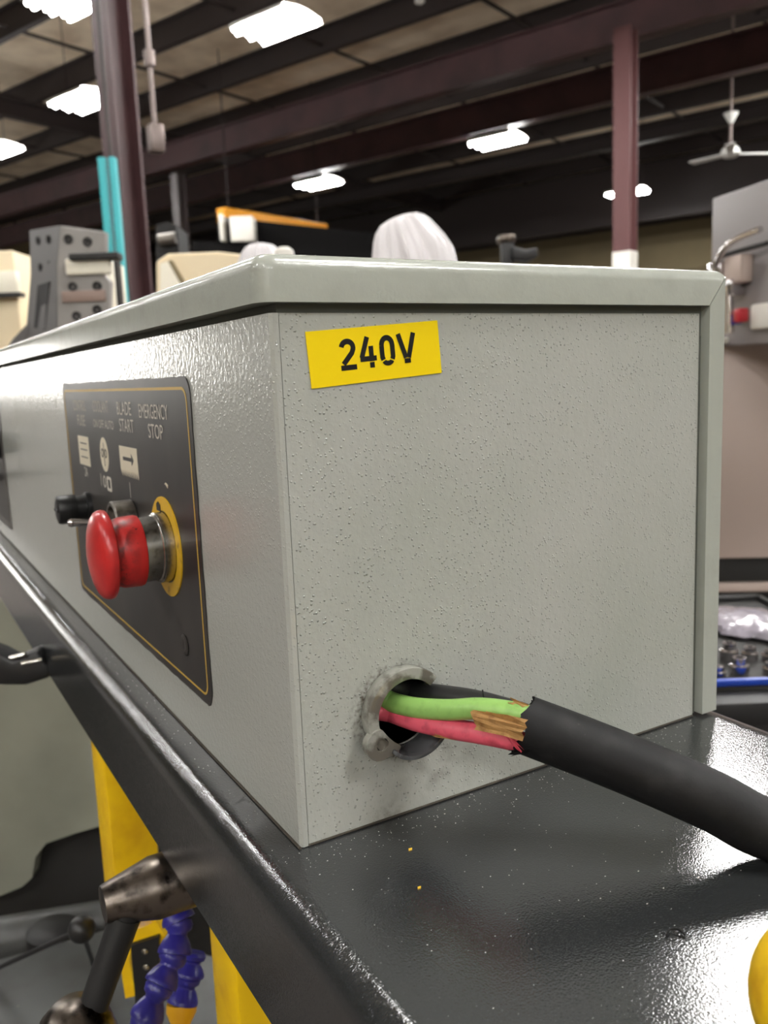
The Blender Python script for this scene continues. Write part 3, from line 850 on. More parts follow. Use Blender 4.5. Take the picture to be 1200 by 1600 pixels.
# torn bits and the paper filler
def ribbon(pts, wd, nrm, thick=0.0005, fold=0.0012, seed=0):
    rnd = random.Random(seed); bm = new()
    pts = [Vector(p) for p in pts]; n = 7
    rows = []
    for i, p in enumerate(pts):
        t = (pts[min(i + 1, len(pts) - 1)] - pts[max(i - 1, 0)]).normalized()
        s = t.cross(nrm).normalized()
        rows.append([bm.verts.new(p + s * ((k / (n - 1) - 0.5) * wd * rnd.uniform(0.86, 1.08)) + nrm * (fold * rnd.uniform(-1.0, 1.0))
                     + t * (rnd.uniform(-0.0022, 0.0022) if i in (0, len(pts) - 1) else 0)) for k in range(n)])
    for A, B in zip(rows, rows[1:]):
        for k in range(n - 1): bm.faces.new((A[k], A[k + 1], B[k + 1], B[k]))
    r = bmesh.ops.solidify(bm, geom=bm.faces[:], thickness=thick)
    return bm
vn = (CAM - at(770, 1130, 0.37)).normalized()
bm = ribbon([at(740, 1124, 0.364), at(765, 1128, 0.3615), at(790, 1134, 0.360), at(815, 1140, 0.3595)], 0.0085, vn, seed=3)
link('paper_filler', bm, 'paper_tan', cable, smooth=0)
bm = ribbon([at(752, 1119, 0.366), at(785, 1126, 0.3635), at(822, 1132, 0.362)], 0.0050, vn, seed=5)
link('paper_filler', bm, 'paper_tan', cable, smooth=0)
bm = ribbon([at(800, 1098, 0.366), at(810, 1102, 0.365), at(823, 1107, 0.365)], 0.0040, vn, seed=8)
link('paper_filler', bm, 'paper_tan', cable, smooth=0)
bm = ribbon([at(680, 1147, 0.381), at(720, 1152, 0.376), at(765, 1160, 0.371), at(800, 1166, 0.368)], 0.0028, vn, fold=0.0006, seed=9)
link('paper_filler', bm, 'paper_tan', cable, smooth=0)
bm = ribbon([at(795, 1150, 0.362), at(803, 1160, 0.361), at(812, 1170, 0.361)], 0.0022, vn, fold=0.0005, seed=11)
link('torn_fibre', bm, 'wire_pink', cable, smooth=0)
bm = ribbon([at(797, 1176, 0.366), at(808, 1173, 0.364), at(826, 1170, 0.362)], 0.0035, vn, fold=0.0008, seed=12)
link('torn_jacket_edge', bm, 'jacket_black', cable, smooth=0)
bm = new(); add_tube(bm, [at(754, 1102, 0.380), at(756, 1092, 0.379), at(754, 1078, 0.378)], 0.00035, 5); link('loose_thread', bm, 'black_soft', cable)

# ================================================================ SWARF ON THE ARM
def chips(n, seed, mt, name, area, szr, label):
    rnd = random.Random(seed); bm = new()
    for _ in range(n):
        x, y = area(rnd)
        s = rnd.uniform(*szr) * (1 if rnd.random() > 0.06 else 1.5)
        c = Vector((x, y, s * 0.22)); ang = rnd.uniform(0, 6.28); l = rnd.uniform(0.6, 1.8)
        vs = []
        for a, k in ((0, 1), (2.1, 0.8), (4.0, 0.9)):
            vs.append(bm.verts.new(c + Vector((math.cos(a + ang) * s * k * (l if a == 0 else 1), math.sin(a + ang) * s * k, -s * 0.2))))
        tp = bm.verts.new(c + Vector((0, 0, s * 0.5)))
        bm.faces.new((vs[0], vs[1], tp)); bm.faces.new((vs[1], vs[2], tp)); bm.faces.new((vs[2], vs[0], tp)); bm.faces.new((vs[2], vs[1], vs[0]))
    o = link(name, bm, mt, None, loc=(0.1, -0.1, 0), smooth=0)
    o['kind'] = 'stuff'; tag(o, label, 'swarf')
    return o
def top_area(rnd):
    while True:
        x, y = rnd.uniform(-0.008, 0.25), rnd.uniform(-0.30, -0.004)
        if rnd.random() < 0.35: y = -abs(rnd.gauss(0.004, 0.012)) - 0.002
        if y > -0.3: return x, y
chips(700, 3, 'chip_white', 'metal_dust', top_area, (0.00010, 0.00040), 'fine white metal specks scattered over the dark saw arm')
def edge_area(rnd): return rnd.uniform(-0.012, -0.001), rnd.uniform(-0.02, 0.35)
chips(90, 5, 'chip_white', 'metal_dust', edge_area, (0.00012, 0.00032), 'fine specks on the strip of arm along the control panel side')
for px, py, s in ((655, 1388, 0.0007), (641, 1328, 0.0008)):
    p = onz(px, py, 0.0); bm = new()
    add_prism(bm, [(-s * 1.3, -s * 0.5), (s * 0.8, -s * 0.7), (s * 1.4, s * 0.3), (-s * 0.6, s * 0.7)], 0.0, 0.0006, lambda a, b, d: p + Vector((a, b, d)))
    tag(link('yellow_chip', bm, 'chip_yellow', None, loc=p, smooth=0), 'tiny yellow paint flake lying on the dark saw arm', 'paint flake', 'yellow flakes on the arm')
p = onz(1060, 1462, 0.0)
bm = new(); add_tube(bm, smooth_path([p + Vector((-0.004, 0.002, 0.0006)), p + Vector((-0.001, 0.003, 0.001)), p + Vector((0.001, 0.001, 0.0015)), p + Vector((0.0015, -0.002, 0.0006))], 6), 0.0005, 6)
tag(link('shaving_curl', bm, 'ink_black', None, loc=p), 'small black curled shaving on the saw arm beside the bright reflection', 'shaving')

# ================================================================ YELLOW PLUG on the arm, near corner
c = onz(1350, 1580, 0.026)
pl = thing('cable_connector', 'glossy yellow rounded connector body lying on the saw arm', 'connector', (c.x, c.y, 0))
ax = Vector((0.35, -0.94, 0)).normalized()
bm = new()
add_lathe(bm, [(0, -0.030)] + [(0.0258 * math.sin(math.radians(t)), -0.004 - 0.026 * math.cos(math.radians(t))) for t in range(8, 90, 8)] + [(0.0258, -0.004), (0.0252, 0.02), (0.0235, 0.05), (0.018, 0.075), (0.012, 0.085), (0, 0.085)], c, ax, 36)
link('shell', bm, 'yellow_plastic', pl)
bm = new()
for h in (0.028, 0.036, 0.044):
    add_lathe(bm, [(0.0235, h), (0.0262, h + 0.001), (0.0262, h + 0.004), (0.0235, h + 0.005)], c, ax, 32)
link('grip_rib', bm, 'yellow_plastic', pl)
bm = new(); add_tube(bm, smooth_path([c + ax * 0.08, c + ax * 0.11 + Vector((0, 0, -0.009)), c + ax * 0.2 + Vector((0, 0, -0.019))]), 0.007, 12)
link('cord', bm, 'black_soft', pl)

# ================================================================ LOWER LEFT : the saw's base and fittings
base = arm
D = 1.35
def vpt(px, py, d): return MV @ vw(px, py, d)
poly_px = [(-34, 700), (330, 900), (330, 1270), (166, 1288), (118, 1302), (72, 1318), (55, 1340), (50, 1372), (34, 1386), (0, 1400), (-34, 1408)]
poly = [vw(x, y, D) for x, y in poly_px]
bm = new(); add_prism(bm, [(q.x, min(q.z, -0.073)) for q in poly], D, D + 0.03, lambda a, b, d: MV @ Vector((a, d, b)))
link('front_panel', bm, 'base_paint', base, smooth=20)
lo, hi = vw(-420, 1430, D), vw(330, 1000, D)
bm = new(); add_box(bm, (lo.x, D + 0.03, FLOOR_Z), (hi.x, D + 0.5, min(hi.z - 0.1, -0.09)), MV)  # dark hull; unseen left part added so the arm's side mirrors dark
link('dark_hull', bm, 'cavity_dark', base)
# shelf/bed below the panel: a rounded steel bar and a painted plate
D2 = 1.12
bm = new(); q0, q1 = vpt(-120, 1488, D2), vpt(176, 1440, D2)
add_tube(bm, [q0, q1], 0.031, 24)
link('guide_bar', bm, 'bed_paint', arm)
za = vw(60, 1530, 0.95).z
pl_pts = [onz(-150, 1540, za), onz(165, 1452, za), onz(360, 1500, za), onz(420, 1700, za), onz(-250, 1760, za)]
bed = arm
bm = new(); add_prism(bm, [(q.x, q.y) for q in pl_pts], za - 0.03, za, lambda a, b, d: Vector((a, b, d)), bev=0.002)
link('bed_plate', bm, 'bed_paint', bed)
bm = new(); add_prism(bm, [((q.x - 0.03) * 0.8, q.y * 0.8 + 0.02) for q in pl_pts], FLOOR_Z, za - 0.03, lambda a, b, d: Vector((a, b, d)))
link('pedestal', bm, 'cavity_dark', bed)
dk = onz(62, 1487, za) + _f * 0.045; dk.z = za - 0.03
bm = add_lathe(new(), [(0, 0), (0.034, 0), (0.034, 0.030), (0.028, 0.034), (0, 0.034)], dk, (0, 0, 1), 28)
link('pivot_cap', bm, 'black_soft', arm)

# yellow posts under the arm
def post(px0, px1, py_top, d, depth, label, zbot):
    a, b = at(px0, py_top, d), at(px1, py_top, d)
    x0, x1 = a.x, b.x
    y = a.y
    bm = new(); add_box(bm, (x0, y, zbot), (x0 + 0.041, y + depth, -0.0605), bev=0.003)
    t = link('support_post', bm, 'yellow_paint', arm); t['label'] = label
    return t, x0, y
t, x0, y0 = post(172, 233, 1300, 0.76, 0.052, 'yellow painted post below the arm, behind the clamp lever hub', at(215, 1470, 0.76).z)
# yellow bracket with a black plate at its foot
bm = new()
br = [(197, 1478), (215, 1452), (243, 1440), (258, 1462), (255, 1500), (247, 1500), (246, 1464), (206, 1478), (202, 1500), (212, 1556), (196, 1560), (188, 1510)]
add_prism(bm, [(vw(x, y, 0.72).x, vw(x, y, 0.72).z) for x, y in br], 0.72, 0.735, lambda a, b, d: MV @ Vector((a, d, b)))
link('foot_bracket', bm, 'yellow_paint', t)
bp = [vw(x, y, 0.715) for x, y in ((204, 1478), (248, 1464), (247, 1560), (212, 1570))]
bm = new(); add_prism(bm, [(q.x, q.z) for q in bp], 0.715, 0.722, lambda a, b, d: MV @ Vector((a, d, b)))
pt_ = link('black_plate', bm, 'black_soft', t)
for x, y in ((227, 1485), (229, 1510)):
    bm = add_lathe(new(), [(0, 0), (0.0030, 0), (0.0030, 0.002), (0.001, 0.003), (0, 0.002)], MV @ vw(x, y, 0.715), -_f, 12); link('plate_screw', bm, 'steel', pt_)
t2, _, _ = post(371, 440, 1560, 0.56, 0.052, 'yellow painted post below the arm beside the blue coolant hose', za - 0.001)

# clamp lever: hub along X, arm hanging down
hc = at(240, 1387, 0.520)
lev = thing('clamp_lever', 'dark oily steel clamp lever with a conical hub under the arm', 'lever', hc)
bm = new()
add_lathe(bm, [(0, -0.030), (0.0105, -0.030), (0.0112, -0.0285), (0.0180, -0.002), (0.0185, 0.0), (0.0185, 0.10), (0, 0.10)], hc, (1, 0, 0), 36)
link('hub', bm, 'steel_dark', lev)
l0 = at(196, 1432, 0.508); l1 = at(132, 1612, 0.50)
bm = new(); add_tube(bm, [l0, l1], lambda t: 0.0092 - 0.001 * t, 18); link('lever_rod', bm, 'black_soft', lev)
bm = new()
ns = at(187, 1402, 0.508); add_tube(bm, [ns, l0, l0 + (l1 - l0) * 0.08], lambda t: 0.0085, 14); link('lever_neck', bm, 'black_soft', lev)
ke = at(120, 1622, 0.50)
bm = add_lathe(new(), [(0, -0.024), (0.012, -0.021), (0.02, -0.012), (0.023, 0), (0.02, 0.012), (0.012, 0.021), (0, 0.024)], ke, (0, 0, 1), 24)
link('end_knob', bm, 'steel_dark', lev)
# ball lever on the bed
bc = at(128, 1452, 0.80)
bl = thing('ball_lever', 'small black ball knob on a thin rod over the saw bed', 'lever', (bc.x, bc.y, za))
bm = add_lathe(new(), [(0, -0.0125)] + [(0.0125 * math.cos(math.radians(a)), 0.0125 * math.sin(math.radians(a))) for a in range(-75, 90, 15)] + [(0, 0.0125)], bc, (0, 0, 1), 24)
link('ball_knob', bm, 'black_plastic', bl)
e = onz(-20, 1520, za + 0.004)
bm = new(); add_tube(bm, [bc, e], 0.0028, 10); link('rod', bm, 'black_soft', bl)
e2 = onz(150, 1520, za)
bm = new(); add_tube(bm, [bc, e2], 0.0026, 10); link('rod', bm, 'black_soft', bl)

# segmented blue coolant hoses
def loc_hose(path_px, d, r, label, nozzle=None):
    pts = [at(x, y, dd) for x, y, dd in path_px]
    t = thing('coolant_hose', label, 'hose', pts[-1])
    for i in range(len(pts) - 1):
        a, b = pts[i], pts[i + 1]; L = (b - a).length
        bm = new()
        add_lathe(bm, [(0, -0.1 * L), (r * 0.72, -0.1 * L), (r * 0.86, 0.05 * L), (r * 0.80, 0.22 * L), (r * 0.60, 0.32 * L), (r * 0.58, 0.40 * L), (r * 0.80, 0.58 * L), (r * 0.98, 0.82 * L), (r, 0.86 * L), (r, 0.97 * L), (r * 0.82, 1.0 * L), (0, 1.0 * L)], a, b - a, 22)
        link('hose_segment', bm, 'hose_blue', t)
    if nozzle:
        a, b = pts[-1], at(*nozzle); bm = new()
        add_lathe(bm, [(0, 0), (r * 0.95, 0), (r * 0.95, 0.3 * (b - a).length), (r * 0.4, (b - a).length), (0, (b - a).length)], a, b - a, 18)
        link('nozzle', bm, 'hose_orange', t)
    return t
loc_hose([(268, 1402, 0.62), (280, 1440, 0.615), (272, 1492, 0.605), (250, 1540, 0.595), (228, 1592, 0.59), (208, 1650, 0.585)], 0, 0.0118,
         'bright blue segmented coolant hose curling down beside the clamp lever')
loc_hose([(302, 1490, 0.66), (294, 1526, 0.655), (284, 1568, 0.65)], 0, 0.0118, 'short blue segmented coolant hose with a yellow nozzle behind the longer hose', nozzle=(282, 1612, 0.645))

# ================================================================ BACKGROUND MACHINES
def vthing(name, label, cat, px, d, group=None):
    p = MV @ vw(px, 600, d); return thing(name, label, cat, (p.x, p.y, FLOOR_Z), group)
def vbox(bm, pxa, pya, pxb, pyb, d0, d1, bev=0.0):
    a, b = vw(pxa, pya, d0), vw(pxb, pyb, d0)
    return add_box(bm, (min(a.x, b.x), d0, min(a.z, b.z)), (max(a.x, b.x), d1, max(a.z, b.z)), MV, bev)
def vpoly(bm, pts, d0, d1, bev=0.0):
    q = [vw(x, y, d0) for x, y in pts]
    return add_prism(bm, [(a.x, a.z) for a in q], d0, d1, lambda a, b, d: MV @ Vector((a, d, b)), bev=bev)
def to_floor(t, px0, px1, py, d0, d1, mt, name='pedestal'):
    a, b = vw(px0, py, d0), vw(px1, py, d0)
    return link(name, add_box(new(), (a.x, d0, FLOOR_Z), (b.x, d1, a.z), MV), mt, t)

# milling head, left
d = 2.5
mh = vthing('milling_machine', 'grey cast milling head with bolt holes, standing beside the teal post', 'machine', 100, d)
bm = new(); vpoly(bm, [(94, 352), (165, 362), (165, 402), (108, 404), (112, 420), (160, 428), (172, 440), (168, 560), (90, 560), (88, 420)], d, d + 0.03, 0.004)
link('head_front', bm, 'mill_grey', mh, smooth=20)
bm = new()
A = [vw(x, y, d) for x, y in ((94, 352), (88, 420), (90, 600))]
B = [vw(x, y, d + 0.22) for x, y in ((46, 360), (48, 430), (34, 600))]
tmp = [MV @ q for q in A] + [MV @ q for q in B]
vs = [bm.verts.new(q) for q in tmp] + [bm.verts.new(q + _f * 0.05 + _r * 0.02) for q in tmp]
for f_ in ((0, 1, 4, 3), (1, 2, 5, 4), (6, 9, 10, 7), (7, 10, 11, 8), (0, 3, 9, 6), (2, 8, 11, 5), (0, 6, 7, 1), (1, 7, 8, 2), (3, 4, 10, 9), (4, 5, 11, 10)):
    bm.faces.new([vs[k] for k in f_])
bmesh.ops.recalc_face_normals(bm, faces=bm.faces[:])
link('head_side', bm, 'mill_dark', mh, smooth=20)  # same casting as the front, its shaded side put into a darker grey
def bolt(px, py, dd, r=0.013, axis=None):
    p = MV @ vw(px, py, dd)
    bm = add_lathe(new(), [(0, 0.0), (r * 0.45, 0.0), (r * 0.55, 0.003), (r, 0.004), (r, -0.01), (0, -0.01)], p, axis or -_f, 14)
    link('bolt_hole', bm, 'hole_black', mh)
for x, y in ((107, 374), (137, 378), (114, 448), (152, 447), (120, 494), (152, 484)): bolt(x, y, d)
sd = (MV @ vw(46, 360, d + 0.22)) - (MV @ vw(94, 352, d)); sd.z = 0
sn = Vector((sd.y, -sd.x, 0)).normalized()
if sn.dot(_f) > 0: sn = -sn
for x, y, k in ((60, 376, 0.7), (76, 374, 0.36), (64, 418, 0.6), (79, 414, 0.3)):
    bolt(x, y, d + 0.22 * k, 0.012, sn)
bm = new()
p0, p1, p2, p3_ = [MV @ vw(x, y, dd) + sn * 0.006 for x, y, dd in ((62, 446, d + 0.135), (80, 440, d + 0.04), (74, 516, d + 0.07), (56, 512, d + 0.145))]
fv = [bm.verts.new(q) for q in (p0, p1, p2, p3_)] + [bm.verts.new(q - sn * 0.004) for q in (p0, p1, p2, p3_)]
for f_ in ((0, 1, 2, 3), (7, 6, 5, 4), (0, 4, 5, 1), (1, 5, 6, 2), (2, 6, 7, 3), (3, 7, 4, 0)): bm.faces.new([fv[k] for k in f_])
bmesh.ops.recalc_face_normals(bm, faces=bm.faces[:])
link('side_slot', bm, 'hole_black', mh)
bm = new(); vbox(bm, 106, 396, 185, 404, d - 0.03, d + 0.02, 0.004); link('guide_rail', bm, 'hole_black', mh)
bm = new(); vbox(bm, 100, 404, 172, 427, d - 0.012, d + 0.02, 0.006); link('nameplate_bar', bm, 'cream_paint', mh)
bm = new(); vbox(bm, 95, 455, 165, 470, d - 0.006, d + 0.02, 0.003); link('scale_strip', bm, mat('scale_tan', srgb(150, 128, 118), 0.5), mh)
to_floor(mh, 60, 168, 560, d + 0.02, d + 0.5, 'mill_dark')
bm = new(); vpoly(bm, [(48, 500), (20, 530), (-10, 575), (60, 600), (60, 500)], d + 0.2, d + 0.4); link('knee', bm, 'mill_dark', mh)

# pale machine behind the mill with upright strips
pm = vthing('machine_cabinet', 'pale cream machine cabinet behind the grey milling head', 'cabinet', 150, 3.3)
bm = new(); vbox(bm, 150, 405, 190, 640, 3.3, 3.5, 0.01); link('cabinet_body', bm, 'cream_paint', pm)
bm = new(); vbox(bm, 183, 400, 190, 560, 3.26, 3.3); link('edge_strip', bm, 'hole_black', pm)
to_floor(pm, 150, 190, 640, 3.32, 3.48, 'cream_paint')
wc = vthing('machine_cabinet', 'off white machine cabinet at the far left beyond the milling head', 'cabinet', 5, 4.2)
bm = new(); vbox(bm, -160, 398, 46, 640, 4.2, 4.9, 0.01); link('cabinet_body', bm, 'beige_paint', wc)
bm = new(); vbox(bm, -40, 425, 28, 458, 4.17, 4.21, 0.004); link('hatch', bm, 'cream_paint', wc)
bm = new(); vbox(bm, -40, 459, 32, 463, 4.15, 4.21); link('hatch_rail', bm, 'hole_black', wc)
to_floor(wc, -160, 46, 640, 4.22, 4.88, 'beige_paint')

# teal post
tp = vthing('teal_post', 'tall teal painted steel post of two upright bars beside the near maroon column', 'post', 172, 5.6)
z1 = vw(165, 245, 5.6).z
for xa, xb in ((160, 172), (177, 187)):
    a, b = vw(xa - 1, 330, 5.6), vw(xb - 1, 330, 5.6)
    link('upright', add_box(new(), (a.x, 5.6, FLOOR_Z), (b.x, 5.66, z1), MV, 0.004), 'teal_paint', tp)
a = MV @ vw(180, 330, 5.63)
link('foot_plate', add_box(new(), (a.x - 0.15, a.y - 0.15, FLOOR_Z), (a.x + 0.15, a.y + 0.15, FLOOR_Z + 0.02)), 'teal_paint', tp)
link('hanging_cable', add_tube(new(), [Vector((a.x, a.y, z1 - 0.8)), Vector((a.x, a.y, 5.9))], 0.012, 8), 'steel_brown', tp)

# beige machine centre left
bg = vthing('machining_center', 'large beige machine tool with a slanted cover, behind the control box lid', 'machine', 320, 4.0)
bm = new(); vpoly(bm, [(244, 408), (262, 396), (340, 393), (420, 402), (560, 420), (560, 700), (244, 700)], 4.0, 5.0, 0.01); link('cover', bm, 'beige_paint', bg, smooth=20)
bm = new(); vpoly(bm, [(250, 412), (262, 408), (284, 448), (270, 470), (250, 470)], 3.97, 4.01); link('light_strip', bm, 'cream_paint', bg, smooth=20)
bm = new(); vpoly(bm, [(262, 408), (268, 406), (292, 446), (286, 452)], 3.975, 4.01); link('guard_edge', bm, 'wall_tan', bg, smooth=20)
to_floor(bg, 244, 560, 690, 4.05, 4.95, 'beige_paint')

# plastic wrapped parts
def wrapped(px, py_top, half, d, py_low, label, seed, lean=0.0):
    t = vthing('wrapped_part', label, 'wrapped part', px, d)
    c0 = MV @ vw(px, py_low, d); ht = vw(px, py_top, d).z - c0.z; R_ = half * d / F_PX
    rnd = random.Random(seed); ph = [rnd.uniform(0, 6.28) for _ in range(4)]
    def wob(a, h): return 1 + 0.05 * math.sin(3 * a + ph[0]) + 0.06 * math.sin(8 * a + ph[1] + 1.5 * h / max(ht, 0.01)) + 0.05 * math.sin(17 * a + ph[2] - h / max(ht, 0.01))
    prof = [(0.98, -1.0), (1.0, 0.0), (0.96, 0.12), (0.90, 0.3), (0.80, 0.5), (0.70, 0.7), (0.60, 0.84), (0.46, 0.94), (0.24, 0.99), (0.0, 1.0)]
    ax_ = (Vector((0, 0, 1)) + _r * lean).normalized()
    bm = add_lathe(new(), [(r * R_, h * ht) for r, h in prof], c0, ax_, 112, wob=wob)
    link('plastic_cover', bm, 'plastic_sheet', t)
    link('stand_foot', add_box(new(), (c0.x - R_ * 1.3, c0.y - R_ * 1.3, FLOOR_Z), (c0.x + R_ * 1.3, c0.y + R_ * 1.3, FLOOR_Z + 0.06), bev=0.01), 'mill_dark', t)
    link('machine_stand', add_box(new(), (c0.x - R_ * 0.7, c0.y - R_ * 0.7, FLOOR_Z), (c0.x + R_ * 0.7, c0.y + R_ * 0.7, c0.z - ht * 0.6)), 'mill_dark', t)
    return t
wrapped(645, 335, 60, 1.9, 412, 'tall machine part wrapped in white translucent plastic, behind the box lid', 2, -0.34)
wrapped(408, 380, 36, 2.2, 420, 'small machine part wrapped in white plastic, beside the beige machine', 5)
kb = MV @ vw(444, 396, 2.1)
t = thing('white_knob', 'small white rounded knob beside the small wrapped part', 'knob', (kb.x, kb.y, FLOOR_Z))
link('knob_head', add_lathe(new(), [(0, 0.016), (0.012, 0.014), (0.022, 0.006), (0.024, -0.006), (0.016, -0.016), (0, -0.02)], kb, (0, 0, 1), 20), 'white_paint', t)
link('stem', add_tube(new(), [kb + Vector((0, 0, -0.015)), Vector((kb.x, kb.y, FLOOR_Z))], 0.012, 10), 'mill_dark', t)

# dark bracket behind the lid
db = vthing('work_lamp', 'dark jointed machine bracket sticking up behind the box lid beside the far column', 'bracket', 800, 3.6)
bm = new(); vbox(bm, 784, 374, 804, 440, 3.6, 3.66, 0.006); link('upright', bm, 'black_soft', db)
bm = new(); vbox(bm, 780, 366, 806, 377, 3.59, 3.68, 0.008); link('cap', bm, 'steel_dark', db)
bm = new(); vpoly(bm, [(800, 384), (822, 390), (840, 386), (842, 400), (826, 408), (800, 404)], 3.58, 3.65, 0.008); link('side_arm', bm, 'black_soft', db)
to_floor(db, 780, 842, 432, 3.58, 3.9, 'mill_dark')

# overhead crane
g0 = onz(345, 326, 3.4); g1 = onz(500, 352, 3.4)
uc = (uv_of(g0)[0] + uv_of(g1)[0]) / 2
v0c, v1c = uv_of(g0)[1], uv_of(g1)[1] + 0.1
cr = thing('overhead_crane', 'yellow overhead crane bridge in the dark far bay with a white box', 'crane', MB_ @ Vector((uc, (v0c + v1c) / 2, 3.4)))
link('bridge_girder', add_box(new(), (uc - 0.12, v0c, 3.12), (uc + 0.12, v1c, 3.42), MB_, 0.02), 'crane_yellow', cr)
for vv in (v0c + 0.2, v1c - 0.2):
    link('hanger', add_box(new(), (uc - 0.008, vv - 0.008, 3.42), (uc + 0.008, vv + 0.008, ZC - 0.005), MB_), 'steel_brown', cr)
dc = (vw(370, 340, 1).y)
dd = 15.0
bm = new(); vbox(bm, 358, 338, 397, 376, dd, dd + 0.4, 0.02); link('control_cabinet', bm, 'white_paint', cr)
bm = new(); vbox(bm, 341, 334, 350, 376, dd, dd + 0.4, 0.02); link('panel_strip', bm, 'white_paint', cr)
bm = new(); vpoly(bm, [(300, 376), (440, 382), (600, 396), (600, 420), (300, 412)], dd + 0.1, dd + 0.6); link('end_truck', bm, mat('crane_dark', srgb(12, 11, 11), 0.9, spec=0.1), cr)
bm = new(); vpoly(bm, [(340, 338), (600, 366), (600, 398), (340, 378)], dd + 0.45, dd + 0.6); link('catwalk', bm, 'crane_dark', cr)
# dark machine silhouette low behind the thin column
dm = vthing('dark_machine', 'dark machine with a grey drum in the shade behind the maroon columns', 'machine', 265, 9.0)
bm = new(); vpoly(bm, [(244, 352), (262, 346), (276, 352), (280, 398), (244, 398)], 9.0, 9.5); link('machine_body', bm, 'black_soft', dm)
bm = add_tube(new(), [MV @ vw(248, 376, 8.95), MV @ vw(274, 372, 8.95)], 0.06, 14); link('drum', bm, 'steel_dull', dm)
to_floor(dm, 244, 280, 396, 9.02, 9.4, 'black_soft')

# ceiling fan
fz = vw(1141, 182, 15.0).z
fc = MV @ vw(1141, 238, 15.0)
fan = thing('ceiling_fan', 'white ceiling fan hanging from a rod at the far right', 'fan', fc)
link('down_rod', add_tube(new(), [fc, Vector((fc.x, fc.y, ZC - 0.005))], 0.022, 10), 'conduit_grey', fan)
link('motor', add_lathe(new(), [(0, 0.12), (0.06, 0.12), (0.14, 0.04), (0.16, -0.03), (0.10, -0.08), (0, -0.09)], fc, (0, 0, 1), 24), 'fixture_white', fan)
link('canopy', add_lathe(new(), [(0.03, -0.16), (0.12, 0.0), (0, 0.0)], Vector((fc.x, fc.y, fz + 0.05)), (0, 0, 1), 20), 'fixture_white', fan)
for k in range(3):
    a = math.radians(8 + 120 * k); dr = _r * math.cos(a) + _f * math.sin(a); sd_ = Vector((-dr.y, dr.x, 0))
    bm = new(); add_prism(bm, [(0.12, -0.05), (0.72, -0.075), (0.72, 0.075), (0.12, 0.05)], -0.012, 0.006, lambda x, y, h: fc + dr * x + sd_ * y + Vector((0, 0, h - 0.02 + 0.15 * y)))
    link('blade', bm, 'fixture_white', fan)

# small white sensor box up on the purlins
sp = onz(656, 2, 5.85)
t = thing('smoke_detector', 'tiny white detector box hanging from the roof purlins', 'detector', sp)
link('detector_case', add_box(new(), sp - Vector((0.06, 0.06, 0.03)), sp + Vector((0.06, 0.06, 0.05)), bev=0.015), 'fixture_white', t)
link('stem', add_tube(new(), [sp, Vector((sp.x, sp.y, ZC - 0.005))], 0.012, 8), 'steel_brown', t)

# ---------------------------------------------------------------- right : grey CNC cabinet
d1, d2 = 2.5, 2.28
A = vw(1113, 310, d1); B = vw(1200, 283, d2)
pa = MV @ Vector((A.x, d1, 0)); pb = MV @ Vector((B.x, d2, 0))
cd = (pb - pa).normalized(); cn = Vector((cd.y, -cd.x, 0))
if cn.dot(_r) < 0: cn = -cn          # cabinet body lies on this side
def c3(s, z, dep): return Vector((pa.x, pa.y, 0)) + cd * s + cn * dep + Vector((0, 0, z))
def spz(px, py):
    """pixel on the cabinet's face plane -> (s, z)"""
    nrm = cn; r = ray(px, py); t = (Vector((pa.x, pa.y, 0)) - Vector((CAM.x, CAM.y, 0))).dot(nrm) / r.dot(nrm)
    q = CAM + r * t; return (q - Vector((pa.x, pa.y, 0))).dot(cd), q.z
cz = thing('cnc_cabinet', 'tall grey machine tool enclosure at the right of the control box', 'machine', (pa.x, pa.y, FLOOR_Z))
s1 = spz(1330, 300)[0]
zt = A.z; zm = spz(1140, 540)[1]; zb_ = spz(1140, 882)[1]; zr = spz(1140, 915)[1]
def cbox(name, mt, sa, sb, za_, zb2, da, db_, bev=0.004):
    bm = new(); tmp = bmesh.new()
    add_box(tmp, (sa, da, za_), (sb, db_, zb2), bev=bev)
    for v_ in tmp.verts: v_.co = c3(v_.co.x, v_.co.z, v_.co.y)
    bmesh.ops.recalc_face_normals(tmp, faces=tmp.faces[:]); merge(bm, tmp)
    return link(name, bm, mt, cz)
cbox('upper_body', 'cabinet_grey', 0, 0.62, zm, zt, 0.0, 0.8)
dl = 2.47
def lower(name, mt, y0p, y1p, f0, f1, slope=0.10, bev=0.004):
    qa, qb = vw(1060, y0p, dl), vw(1060, y1p, dl)
    rot = Matrix.Translation(Vector((qa.x, dl, 0))) @ Matrix.Rotation(-slope, 4, 'Z')
    bm = add_box(new(), (0, f0, qb.z), (1.1, f1, qa.z), MV @ rot, bev)
    return link(name, bm, mt, cz)
lower('lower_body', 'cabinet_light', 541, 874, 0.0, 0.6)
lower('ledge', 'white_paint', 531, 540, -0.04, 0.05, bev=0.006)  # white colour imitates ceiling lights reflected off this edge
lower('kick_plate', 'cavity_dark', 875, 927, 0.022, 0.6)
lower('bottom_rail', 'cabinet_light', 913, 926, -0.004, 0.022)
qf = vw(1060, 927, dl)
bm = add_box(new(), (0, 0.03, FLOOR_Z), (1.1, 0.6, qf.z), MV @ Matrix.Translation(Vector((qf.x, dl, 0))) @ Matrix.Rotation(-0.10, 4, 'Z'))
link('plinth', bm, 'hole_black', cz)
